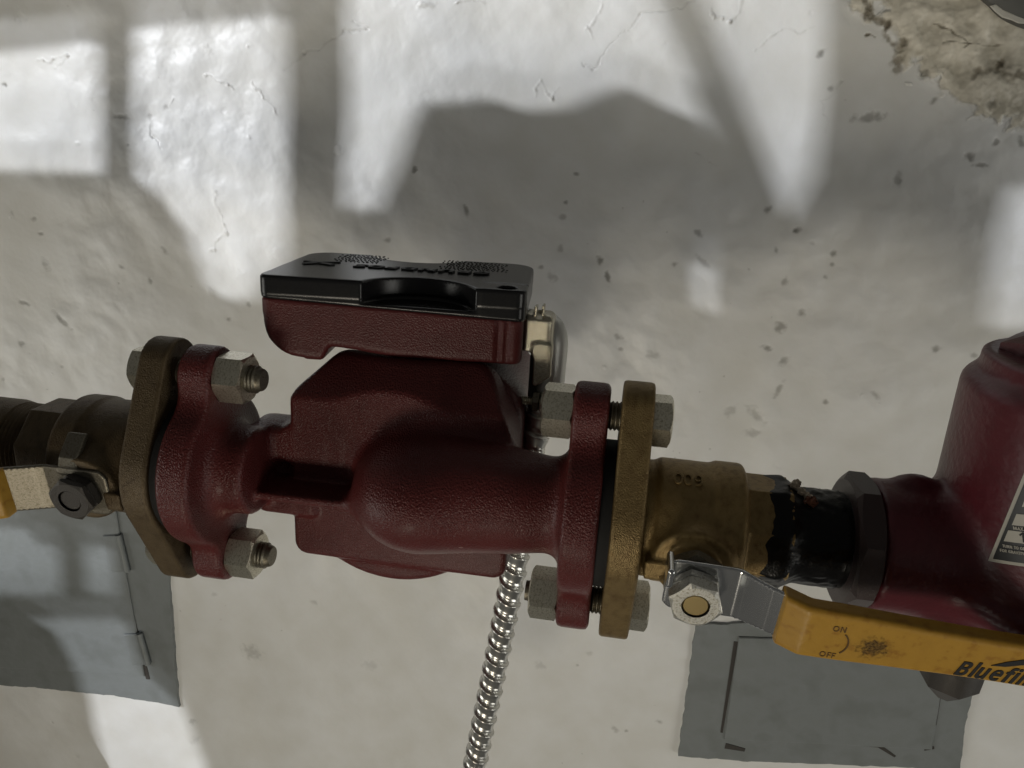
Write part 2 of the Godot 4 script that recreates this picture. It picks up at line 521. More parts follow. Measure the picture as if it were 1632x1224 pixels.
func f_bronze_flange(p: Vector3) -> float:  # x 0..11.5 outward
	var yz := Vector2(absf(p.y), p.z)
	# hull of a disc and the ear circles
	var n := Vector2(18.0 / 41.0, sqrt(1.0 - pow(18.0 / 41.0, 2)))
	var a := n * 30.0
	var b := Vector2(41.0, 0) + n * 12.0
	var q := Vector2(yz.x, absf(yz.y))
	var t := (q - a).dot((b - a).normalized())
	var o := minf(yz.length() - 30.0, (yz - Vector2(41, 0)).length() - 12.0)
	if t > 0.0 and t < (b - a).length():
		o = minf(o, (q - a).dot(n))
	return d_flat(o, absf(p.x - 5.75) - 5.75, 1.2)

func stem_frame(x: float) -> Transform3D:     # z of this frame = along the valve's stem
	var z := Vector3(0, -0.156, 0.988).normalized()
	return Transform3D(Basis(Vector3(1, 0, 0), z.cross(Vector3(1, 0, 0)), z), Vector3(x, 0, 0))

func f_valve_body(p: Vector3, reach: float) -> float:  # x outward from the flange's outer face (0)
	var r := Vector2(p.y, p.z).length()
	var d := d_flat(r - 22.0, absf(p.x - 8.0) - 10.0, 1.5)
	d = smin(d, d_flat(r - 23.2, absf(p.x - 15.0) - 10.5, 1.5), 2.0)
	d = smin(d, d_flat(r - 24.2, absf(p.x - 30.0) - 6.0, 2.2), 1.0)
	# the octagonal end
	var a := atan2(p.y, p.z)
	var s := fposmod(a + PI / 8.0, PI / 4.0) - PI / 8.0
	d = smin(d, d_flat(r * cos(s) - 19.3, absf(p.x - 40.0) - 12.5, 1.0), 1.0)
	var q := stem_frame(18.0).affine_inverse() * p
	var boss := Vector2(q.x, q.y).length()
	d = smin(d, d_flat(boss - 14.0, absf(q.z - 13.0) - 13.0, 1.5), 4.0)
	d = smin(d, d_flat(boss - 9.0, absf(q.z - reach * 0.5) - reach * 0.5, 0.8), 2.0)
	d = smin(d, d_box(q, Vector3(-13, -3, 22), Vector3(3.5, 4, 6), 0.8), 2.0)
	return d

func d_path(p: Vector2, pts: Array) -> float:
	var d := 1e6
	for i in pts.size() - 1: d = minf(d, d_seg2(p, pts[i], pts[i + 1]))
	return d

func f_strap(p: Vector3) -> float:   # u along, v across, w outward; w 0 = strap's middle
	var d := d_path(Vector2(p.x, p.z), [Vector2(-9, 0), Vector2(14, 0), Vector2(34, 11.0), Vector2(40, 11.0)]) - 1.25
	var w := 10.3 - 1.2 * smoothstep(10.0, 24.0, p.x)
	var flat := absf(p.y) - w
	flat = smax(flat, Vector2(p.x, p.y).length() - 12.5, 1.0) if p.x < 0.0 else flat
	d = d_flat(d + 0.4, flat, 0.4)
	return minf(d, d_box(p, Vector3(-9.5, 9.0, 4.0), Vector3(1.2, 3.6, 5.5), 0.6))

func f_plain_strap(p: Vector3) -> float:
	var d := d_path(Vector2(p.x, p.z), [Vector2(-11, 0), Vector2(14, 0), Vector2(30, 6.0), Vector2(40, 6.0)]) - 1.25
	var flat := absf(p.y) - 10.0
	flat = smax(flat, Vector2(p.x, p.y).length() - 13.5, 1.0) if p.x < 0.0 else flat
	d = d_flat(d + 0.4, flat, 0.4)
	# a stop tab bent back along the body, above the nut
	var tab := d_path(Vector2(p.y, p.z), [Vector2(8, 0), Vector2(13, -2), Vector2(19, -9)]) - 1.2
	return minf(d, d_flat(tab, absf(p.x - 4.0) - 4.0, 0.5))

func f_grip(p: Vector3) -> float:    # the yellow sleeve
	var d := d_path(Vector2(p.x, p.z), [Vector2(24, 5.5), Vector2(34, 11.0), Vector2(150, 11.0)]) - 3.4
	var w := 10.2 - 1.9 * smoothstep(28.0, 90.0, p.x)
	var flat := absf(p.y) - w
	d = d_flat(d, flat, 2.0)
	return maxf(d, 26.5 - p.x)

func f_clamp(p: Vector3) -> float:
	var d := d_box(p, Vector3(49.5, 56.5, -46), Vector3(6.8, 9.6, 7.0), 3.0)
	d = smax(d, -d_box(p, Vector3(50, 69, -42), Vector3(1.6, 4.5, 8), 0.4), 0.6)
	d = minf(d, d_box(p, Vector3(48.5, 67.5, -41.5), Vector3(0.7, 2.2, 2.4), 0.4))
	d = minf(d, d_box(p, Vector3(51.6, 68.0, -41.5), Vector3(0.6, 2.4, 2.4), 0.4))
	# the tongue that goes down to the screw
	var tongue := d_flat(absf(p.x - 52.6 - (47.0 - p.y) * 0.02) - 4.0, absf(p.y - 44.5) - 9.5, 1.0)
	tongue = maxf(tongue, (p.x - 57.0) * 0.62 + (40.0 - p.y) * 0.785)
	d = smin(d, d_flat(tongue, absf(p.z + 40.5) - 1.6, 0.6), 2.0)
	d = smax(d, -d_box(p, Vector3(43, 44, -46), Vector3(5.2, 6.0, 14), 2.5), 1.0)
	return d

func f_flow_valve(p: Vector3) -> float:   # own axes: the upright at x = z = 0, inlet on -x
	var r := Vector2(p.x, p.z).length()
	var d := d_flat(r - 48.6, absf(p.y - 26.0) - 41.0, 6.0)
	d = smin(d, d_egg(p, Vector3(0, -12, 0), Vector3(46, 30, 40)), 3.0)
	d = smin(d, d_flat(r - 44.0, absf(p.y - 66.0) - 8.0, 2.0), 3.0)
	d = smin(d, d_flat(absf(r - 48.0) - 2.4, absf(p.y + 5.0) - 2.2, 1.0), 3.0)
	var yz := Vector2(p.y, p.z).length()
	d = smin(d, d_flat(yz - 24.2, absf(p.x + 48.0) - 24.0, 2.0), 7.0)
	d = smin(d, d_egg(p, Vector3(-58, 22, -2), Vector3(9, 6, 6)), 3.0)
	return d

# ---------------------------------------------------------------- the wall
const WX0 := -0.70
const WY1 := 0.40
const WW := 1.40
const WH := 1.05
const TW := 2048
const TH := 1536
var relief := PackedFloat32Array()      # millimetres
var shade := PackedByteArray()

func stain(cx: float, cy: float, rx: float, ry: float, turn: float, deep: float, col: Color, strength: float, n: FastNoiseLite) -> void:
	var w := maxf(rx, ry) * 1.5 + 2.0
	for y in range(maxi(0, int(cy - w)), mini(TH, int(cy + w) + 1)):
		for x in range(maxi(0, int(cx - w)), mini(TW, int(cx + w) + 1)):
			var q := Vector2(x - cx, y - cy).rotated(-turn) / Vector2(rx, ry)
			var e := q.length() + n.get_noise_2d(x * 2.6, y * 2.6) * 0.5
			var k := 1.0 - smoothstep(0.1, 1.0, e)
			if k <= 0.0: continue
			var o := y * TW + x
			relief[o] += deep * k
			for c in 3:
				shade[o * 3 + c] = int(lerpf(shade[o * 3 + c], col[c] * 255.0, k * strength))

func wall_px(x: float, y: float) -> Vector2:
	var p := on_wall(x, y)
	return Vector2((p.x - WX0) / WW * TW, (WY1 - p.y) / WH * TH)

func stroke(pts: Array, width: float, deep: float, col: Color, strength: float, n: FastNoiseLite) -> void:
	for i in pts.size() - 1:
		var a := wall_px(pts[i].x, pts[i].y)
		var b := wall_px(pts[i + 1].x, pts[i + 1].y)
		var L := (b - a).length()
		var steps := maxi(1, int(L / maxf(width * 0.3, 0.8)))
		for s in steps + 1:
			var p := a.lerp(b, float(s) / steps)
			p += Vector2(n.get_noise_2d(p.x * 0.8, p.y * 0.8), n.get_noise_2d(p.y * 0.8 + 99, p.x * 0.8)) * width * 2.2
			var w := width * (0.7 + 0.5 * n.get_noise_2d(p.x * 0.6, p.y * 0.6 + 40))
			stain(p.x, p.y, w, w, 0.0, deep / 3.0, col, strength, n)

func build_wall() -> void:
	var big := FastNoiseLite.new(); big.seed = 5; big.frequency = 0.004; big.fractal_octaves = 3
	var mid := FastNoiseLite.new(); mid.seed = 6; mid.frequency = 0.02; mid.fractal_octaves = 4
	var fine := FastNoiseLite.new(); fine.seed = 7; fine.frequency = 0.16; fine.fractal_octaves = 2
	var rag := FastNoiseLite.new(); rag.seed = 9; rag.frequency = 0.05; rag.fractal_octaves = 3
	relief.resize(TW * TH)
	shade.resize(TW * TH * 3)
	var rough_poly := PackedVector2Array()
	for q in [[1335, -20], [1378, 8], [1405, 30], [1436, 70], [1452, 112], [1490, 128], [1515, 150], [1545, 172], [1600, 196], [1700, 215], [1900, 240], [1900, -400], [1300, -400]]:
		rough_poly.append(wall_px(q[0], q[1]))
	var box := Rect2(rough_poly[0], Vector2.ZERO)
	for q in rough_poly: box = box.expand(q)
	for y in TH:
		for x in TW:
			var o := y * TW + x
			var b := big.get_noise_2d(x, y)
			var m := mid.get_noise_2d(x, y)
			var h := b * 2.6 + m * 0.9 * (0.7 + b) * (0.45 + 0.85 * smoothstep(980.0, 420.0, y))
			var f := fine.get_noise_2d(x, y)
			h += f * 0.05
			var t := clampf(0.5 + b * 0.5 + m * 0.45, 0.0, 1.0)
			var cr := lerpf(0.70, 0.79, t); var cg := lerpf(0.692, 0.793, t); var cb := lerpf(0.655, 0.785, t)
			if box.has_point(Vector2(x, y)):
				var w := Vector2(x, y) + Vector2(rag.get_noise_2d(x, y), rag.get_noise_2d(x + 500, y)) * 14.0
				var inside := 0.0
				for e in [Vector2(0, 0), Vector2(3, 1), Vector2(-1, 3), Vector2(-3, -1), Vector2(1, -3)]:
					if Geometry2D.is_point_in_polygon(w + e, rough_poly): inside += 0.2
				if inside > 0.0:
					var r := mid.get_noise_2d(x * 2.1, y * 2.1)
					h += (2.4 + r * 2.0 + fine.get_noise_2d(x * 0.7, y * 0.7) * 0.4) * inside
					var k := clampf(0.55 + r * 0.9 + f * 0.25, 0.0, 1.0)
					cr = lerpf(cr, lerpf(0.50, 0.76, k), inside); cg = lerpf(cg, lerpf(0.465, 0.715, k), inside); cb = lerpf(cb, lerpf(0.38, 0.61, k), inside)
			relief[o] = h
			shade[o * 3] = int(255.0 * Color(cr, 0, 0).linear_to_srgb().r)
			shade[o * 3 + 1] = int(255.0 * Color(cg, 0, 0).linear_to_srgb().r)
			shade[o * 3 + 2] = int(255.0 * Color(cb, 0, 0).linear_to_srgb().r)
	var dirt := Color(0.30, 0.29, 0.26)
	var grey := Color(0.52, 0.51, 0.47)
	# marks seen on the wall: [x, y, half width, half height, turn, depth, strength]
	for s in [[5, 134, 5, 3, 0.6, -1.0, 0.9], [660, 268, 5, 7, 0.5, -1.2, 0.8], [742, 333, 4, 10, 0.2, -0.8, 0.6], [618, 382, 6, 4, 0, -0.6, 0.5], [50, 348, 6, 4, 0, -0.5, 0.5], [62, 372, 5, 3, 0, -0.5, 0.5], [195, 425, 6, 4, 0.3, -0.5, 0.5], [238, 445, 7, 4, 0.9, -0.5, 0.55], [262, 398, 10, 4, 0.9, -0.5, 0.4],
			[35, 482, 18, 4, 0.25, -0.6, 0.5], [100, 510, 26, 5, 0.5, -0.8, 0.5], [70, 420, 12, 8, 0.7, -0.4, 0.3], [362, 508, 6, 4, 0, -0.5, 0.5], [395, 485, 5, 5, 0, -0.4, 0.4], [195, 185, 20, 4, 0.6, -1.0, 0.45], [240, 185, 6, 4, 0, -0.5, 0.4], [265, 170, 6, 4, 0, -0.5, 0.4], [205, 230, 4, 3, 0, -0.5, 0.4],
			[955, 413, 7, 6, 0.7, -1.2, 0.75], [968, 440, 4, 12, 0.0, -1.0, 0.75], [900, 322, 4, 3, 0, -0.5, 0.6], [918, 276, 4, 3, 0, -0.5, 0.6], [862, 425, 4, 3, 0, -0.5, 0.5], [893, 395, 5, 8, -0.4, -0.4, 0.35], [880, 440, 10, 8, 0, -0.4, 0.3], [1074, 420, 5, 4, 0, -0.5, 0.5], [1112, 370, 8, 5, 0.6, -0.6, 0.5], [1118, 415, 14, 4, 0.3, -0.4, 0.3],
			[1222, 332, 7, 4, 0, -0.7, 0.55], [1266, 367, 4, 3, 0, -0.5, 0.6], [1327, 402, 6, 4, 0, -0.6, 0.6], [1325, 420, 4, 3, 0, -0.4, 0.5], [1313, 440, 4, 3, 0, -0.4, 0.4], [1250, 447, 6, 7, 0, -0.5, 0.4], [1278, 498, 7, 5, 0.6, -0.7, 0.5], [1243, 520, 10, 10, 0.3, -0.9, 0.55], [1222, 553, 9, 5, 0, -0.9, 0.6], [1248, 575, 6, 12, 0, -0.6, 0.45],
			[1242, 620, 5, 18, 0.15, -0.7, 0.5], [1205, 660, 24, 8, 0.2, -0.5, 0.3], [1200, 690, 16, 7, 0, -0.5, 0.3], [1165, 655, 8, 14, 0, -0.4, 0.25], [1395, 628, 9, 4, 0.1, -0.5, 0.35], [1315, 640, 5, 4, 0, -0.5, 0.6], [1490, 555, 8, 6, 0, -0.5, 0.5], [1550, 565, 6, 4, 0, -0.4, 0.4], [985, 535, 8, 5, 0, -0.5, 0.45], [988, 555, 5, 5, 0, -0.4, 0.45], [1040, 565, 12, 9, 0, -0.4, 0.3],
			[1310, 82, 8, 4, -0.5, -1.2, 0.75], [1385, 185, 27, 8, 0.0, -1.0, 0.5], [1430, 285, 7, 12, 0, -0.8, 0.4], [1544, 248, 8, 7, 0.4, -1.2, 0.6], [1560, 262, 12, 3, 0.6, -0.8, 0.5], [1585, 225, 5, 5, 0, -0.7, 0.55], [1575, 165, 12, 6, 0.2, -1.0, 0.55], [1487, 160, 4, 6, 0, -0.8, 0.5], [1470, 117, 7, 7, 0.5, -1.5, 0.7], [1325, 140, 5, 4, 0, -0.6, 0.5], [1625, 225, 8, 4, 0.8, -0.6, 0.5],
			[400, 1040, 25, 20, 0, -0.5, 0.28], [500, 960, 8, 6, 0, -0.4, 0.2], [690, 890, 8, 6, 0, -0.4, 0.2], [1060, 905, 8, 5, 0, -0.4, 0.25], [940, 1040, 6, 5, 0, -0.4, 0.2], [860, 1060, 14, 10, 0, -0.4, 0.2], [1050, 1150, 6, 5, 0, -0.4, 0.5], [310, 1180, 10, 22, 0, -0.9, 0.15], [306, 1150, 8, 14, 0.4, -0.8, 0.3], [590, 1060, 20, 12, 0, -0.3, 0.15]]:
		var p := wall_px(s[0], s[1])
		stain(p.x, p.y, s[2] * 0.6 + 0.8, s[3] * 0.6 + 0.8, s[4] + rng.randf_range(-0.7, 0.7), s[5] * 0.6, dirt, s[6] * 0.65, rag)
	rng.seed = 44
	var heart := Vector2.ZERO
	for i in 420:      # small pits everywhere
		if i % 7 == 0: heart = Vector2(rng.randf() * TW, rng.randf() * TH)
		var p := heart + Vector2(rng.randfn(0.0, 34.0), rng.randfn(0.0, 46.0))
		var r := 0.8 + pow(rng.randf(), 5.0) * 4.0
		stain(p.x, p.y, r * rng.randf_range(0.7, 1.6), r, rng.randf() * PI, -0.15 * r, dirt, rng.randf_range(0.06, 0.3), rag)
	for i in 260:      # blisters and drips in the paint
		var p := Vector2(rng.randf() * TW, rng.randf() * TH * 0.55)
		var r := 2.0 + pow(rng.randf(), 3.0) * 12.0
		stain(p.x, p.y, r * rng.randf_range(0.4, 1.0), r, rng.randf() * PI, rng.randf_range(-0.5, 0.6), Color(0.85, 0.85, 0.84), 0.1, rag)
	# ridges and cracks in the paint
	for s in [[[Vector2(945, 60), Vector2(940, 40), Vector2(960, 0)], 2.6, 0.5], [[Vector2(925, 95), Vector2(945, 110), Vector2(985, 60), Vector2(1020, 25), Vector2(1110, 5)], 2.0, -0.6], [[Vector2(1130, 15), Vector2(1130, 35), Vector2(1170, 32), Vector2(1190, 5)], 3.0, 0.7], [[Vector2(565, 30), Vector2(590, 40), Vector2(560, 48), Vector2(470, 90), Vector2(455, 108)], 2.4, -0.5], [[Vector2(660, 15), Vector2(690, 0)], 3.5, 0.7],
			[[Vector2(330, 115), Vector2(350, 130), Vector2(372, 135)], 2.6, 0.7], [[Vector2(240, 200), Vector2(262, 238)], 2.4, -0.6], [[Vector2(268, 165), Vector2(280, 158)], 2.4, 0.5], [[Vector2(1320, 210), Vector2(1310, 160), Vector2(1340, 130)], 2.2, -0.5], [[Vector2(850, 150), Vector2(862, 130), Vector2(880, 155), Vector2(890, 135)], 2.4, 0.5], [[Vector2(1205, 80), Vector2(1240, 50), Vector2(1300, 45)], 2.2, 0.4], [[Vector2(60, 95), Vector2(110, 90), Vector2(90, 105)], 2.4, 0.5],
			[[Vector2(340, 300), Vector2(360, 370), Vector2(330, 400)], 3.0, 0.4], [[Vector2(400, 130), Vector2(440, 180)], 2.4, 0.5], [[Vector2(1110, 240), Vector2(1145, 265)], 1.6, -0.5], [[Vector2(720, 5), Vector2(770, 2)], 2.0, 0.4]]:
		stroke(s[0], s[1], s[2], Color(0.62, 0.61, 0.58), 0.05, rag)
	# the crack round the bare plaster and the gaps inside it
	for s in [[[Vector2(1362, 2), Vector2(1392, 22), Vector2(1414, 44)], 5.0, -1.4], [[Vector2(1412, 44), Vector2(1440, 68), Vector2(1446, 90)], 7.5, -1.4], [[Vector2(1550, 122), Vector2(1580, 112), Vector2(1632, 112), Vector2(1700, 108)], 6.5, -1.4], [[Vector2(1482, 35), Vector2(1518, 55), Vector2(1541, 70), Vector2(1530, 78)], 1.4, -0.6], [[Vector2(1500, 70), Vector2(1540, 70), Vector2(1590, 70)], 1.4, -0.6], [[Vector2(1378, 60), Vector2(1385, 53), Vector2(1395, 55)], 2.0, -1.2]]:
		stroke(s[0], s[1], s[2], Color(0.46, 0.43, 0.37), 0.5, rag)
	# faint edge where the shaft of the wall was filled
	var im := Image.create_from_data(TW, TH, false, Image.FORMAT_RGB8, shade)
	var hm := Image.create_from_data(TW, TH, false, Image.FORMAT_RF, relief.to_byte_array())
	hm.bump_map_to_normal_map(1.5)
	var m := StandardMaterial3D.new()
	m.albedo_texture = ImageTexture.create_from_image(im)
	m.normal_enabled = true
	m.normal_texture = ImageTexture.create_from_image(hm)
	m.normal_scale = 0.5
	m.roughness = 0.42
	m.metallic_specular = 0.45
	m.texture_repeat = false
	var nx := 420
	var ny := 315
	var pos := PackedVector3Array(); var uv := PackedVector2Array(); var idx := PackedInt32Array()
	for j in ny + 1:
		for i in nx + 1:
			var u := float(i) / nx
			var w := float(j) / ny
			var px := clampi(int(u * TW), 1, TW - 2)
			var py := clampi(int(w * TH), 1, TH - 2)
			var h := (relief[py * TW + px] + relief[py * TW + px + 1] + relief[(py + 1) * TW + px] + relief[(py - 1) * TW + px] + relief[py * TW + px - 1]) * 0.2
			pos.append(Vector3(WX0 + u * WW, WY1 - w * WH, WALL_Z + h * 0.001))
			uv.append(Vector2(u, w))
	for j in ny:
		for i in nx:
			var o := j * (nx + 1) + i
			idx.append_array([o, o + 1, o + nx + 2, o, o + nx + 2, o + nx + 1])
	var st := SurfaceTool.new()
	var arr := []
	arr.resize(Mesh.ARRAY_MAX)
	arr[Mesh.ARRAY_VERTEX] = pos; arr[Mesh.ARRAY_TEX_UV] = uv; arr[Mesh.ARRAY_INDEX] = idx
	st.create_from_arrays(arr)
	st.generate_normals()
	st.generate_tangents()
	tag(part("wall", st.commit(), m, self), "", "", "", "structure")

# a ragged outline on the wall, from measured corners
func ragged(corners: Array, step: float, amount: float, n: FastNoiseLite) -> PackedVector2Array:
	var out := PackedVector2Array()
	for i in corners.size():
		var a := on_wall(corners[i].x, corners[i].y) * 1000.0
		var j: Vector2 = corners[(i + 1) % corners.size()]
		var b := on_wall(j.x, j.y) * 1000.0
		var k := maxi(1, int((b - a).length() / step))
		for s in k:
			var p := a.lerp(b, float(s) / k)
			out.append(Vector2(p.x + n.get_noise_2d(p.x * 5, p.y * 5) * amount, p.y + n.get_noise_2d(p.y * 5 + 70, p.x * 5) * amount))
	return out

func build_doors() -> void:
	var n := FastNoiseLite.new(); n.seed = 17; n.frequency = 0.014; n.fractal_octaves = 3
	# left: a hinged soot door, its frame half painted over
	var t := thing("cleanout_door", "grey painted metal wall door with two hinges, below the left yellow-handled valve", "access door")
	var z := WALL_Z * 1000.0
	var st := start()
	prism(st, ragged([Vector2(-120, 735), Vector2(262, 760), Vector2(272, 900), Vector2(280, 1040), Vector2(288, 1122), Vector2(190, 1105), Vector2(60, 1092), Vector2(-120, 1080)], 3.0, 1.1, n), 3.2, Transform3D(Basis(), Vector3(0, 0, z)), 0.0)
	part("frame", st.commit(), M.door, t)
	st = start()
	prism(st, ragged([Vector2(-120, 760), Vector2(186, 780), Vector2(205, 900), Vector2(236, 1072), Vector2(150, 1066), Vector2(-120, 1052)], 8.0, 0.5, n), 2.0, Transform3D(Basis(), Vector3(0, 0, z + 3.0)), 0.6)
	part("door_panel", st.commit(), M.door, t)
	for y in [[848, 905], [1004, 1052]]:
		st = start()
		var x0: float = 172.0 + (y[0] - 848) * 0.21
		var a := on_wall(x0, y[0]) * 1000.0; var b := on_wall(x0 + 24, y[0] - 1) * 1000.0
		var c := on_wall(x0 + 38, y[1]) * 1000.0; var d := on_wall(x0 + 13, y[1]) * 1000.0
		prism(st, PackedVector2Array([Vector2(a.x, a.y), Vector2(b.x, b.y), Vector2(c.x, c.y), Vector2(d.x, d.y)]), 1.6, Transform3D(Basis(), Vector3(0, 0, z + 5.0)), 0.5)
		lathe(st, [Vector2(0, 0), Vector2(0, 2.3), Vector2((b - c).length(), 2.3), Vector2((b - c).length(), 0)], Transform3D(Basis(Quaternion(Vector3.UP, (b - c).normalized())), Vector3(c.x, c.y, z + 5.5)), 14)
		part("hinge", st.commit(), M.door, t)
	st = start()
	var g := [Vector2(187, 826), Vector2(197, 905), Vector2(222, 1005), Vector2(240, 1078)]
	for i in 3:
		var a := on_wall(g[i].x, g[i].y) * 1000.0; var b := on_wall(g[i + 1].x, g[i + 1].y) * 1000.0
		var w := (b - a).normalized().rotated(Vector3(0, 0, 1), PI / 2) * 1.7
		prism(st, PackedVector2Array([Vector2(a.x - w.x, a.y - w.y), Vector2(b.x - w.x, b.y - w.y), Vector2(b.x + w.x, b.y + w.y), Vector2(a.x + w.x, a.y + w.y)]), 0.5, Transform3D(Basis(), Vector3(0, 0, z + 3.1)))
	part("open_joint", st.commit(), M.gap, t)
	# right: a painted-over one without hinges
	t = thing("cleanout_door", "dull grey metal wall door painted shut, behind the right yellow handle", "access door")
	st = start()
	prism(st, ragged([Vector2(1108, 992), Vector2(1300, 985), Vector2(1562, 1010), Vector2(1552, 1080), Vector2(1535, 1150), Vector2(1527, 1222), Vector2(1300, 1212), Vector2(1190, 1208), Vector2(1080, 1200), Vector2(1094, 1100)], 3.0, 1.1, n), 3.2, Transform3D(Basis(), Vector3(0, 0, z)), 0.0)
	part("frame", st.commit(), M.door, t)
	st = start()
	prism(st, ragged([Vector2(1176, 1010), Vector2(1500, 1015), Vector2(1494, 1110), Vector2(1482, 1188), Vector2(1300, 1178), Vector2(1153, 1172)], 8.0, 0.5, n), 1.6, Transform3D(Basis(), Vector3(0, 0, z + 3.0)), 0.6)
	part("door_panel", st.commit(), M.door, t)
	st = start()
	for g2 in [[Vector2(1172, 1018), Vector2(1149, 1162), 1.4], [Vector2(1155, 1183), Vector2(1186, 1190), 2.4], [Vector2(1370, 1180), Vector2(1400, 1184), 1.6], [Vector2(1400, 1184), Vector2(1424, 1200), 1.4], [Vector2(1470, 1187), Vector2(1486, 1186), 1.8], [Vector2(1494, 1105), Vector2(1488, 1150), 0.9]]:
		var a := on_wall(g2[0].x, g2[0].y) * 1000.0; var b := on_wall(g2[1].x, g2[1].y) * 1000.0
		var w: Vector3 = (b - a).normalized().rotated(Vector3(0, 0, 1), PI / 2) * g2[2]
		prism(st, PackedVector2Array([Vector2(a.x, a.y), Vector2(a.x + w.x, a.y + w.y), Vector2(b.x + w.x * 0.6, b.y + w.y * 0.6), Vector2(b.x, b.y), Vector2(b.x - w.x * 0.5, b.y - w.y * 0.5), Vector2(a.x - w.x, a.y - w.y)]), 0.5, Transform3D(Basis(), Vector3(0, 0, z + 3.1)))
	part("open_joint", st.commit(), M.gap, t)
	# the round cover in the bare plaster
	t = thing("round_wall_cover", "dark grey round metal cover set in bare plaster, with white paint on it", "wall cover", Vector3(0.292, 0.262, WALL_Z))
	st = start()
	lathe(st, [Vector2(0, 61), Vector2(9, 61), Vector2(10.5, 59), Vector2(11, 50), Vector2(8.5, 44), Vector2(8.5, 0)], Transform3D(Basis(Vector3(1, 0, 0), Vector3(0, 0, 1), Vector3(0, -1, 0)), Vector3.ZERO), 72)
	part("disc", st.commit(), M.cover, t)
	st = start()
	var poly := PackedVector2Array()
	for q in [[1571, 12], [1580, 9], [1592, 18], [1610, 26], [1626, 32], [1632, 40], [1615, 39], [1604, 34], [1590, 30], [1578, 20]]:
		var p := on_wall(q[0], q[1]) * 1000.0
		poly.append(Vector2(p.x - 292.0 - 2.0, p.y - 262.0 - 1.0))
	prism(st, poly, 1.0, Transform3D(Basis(), Vector3(0, 0, 9.6)), 0.4)
	part("paint_flake", st.commit(), M.flake, t)

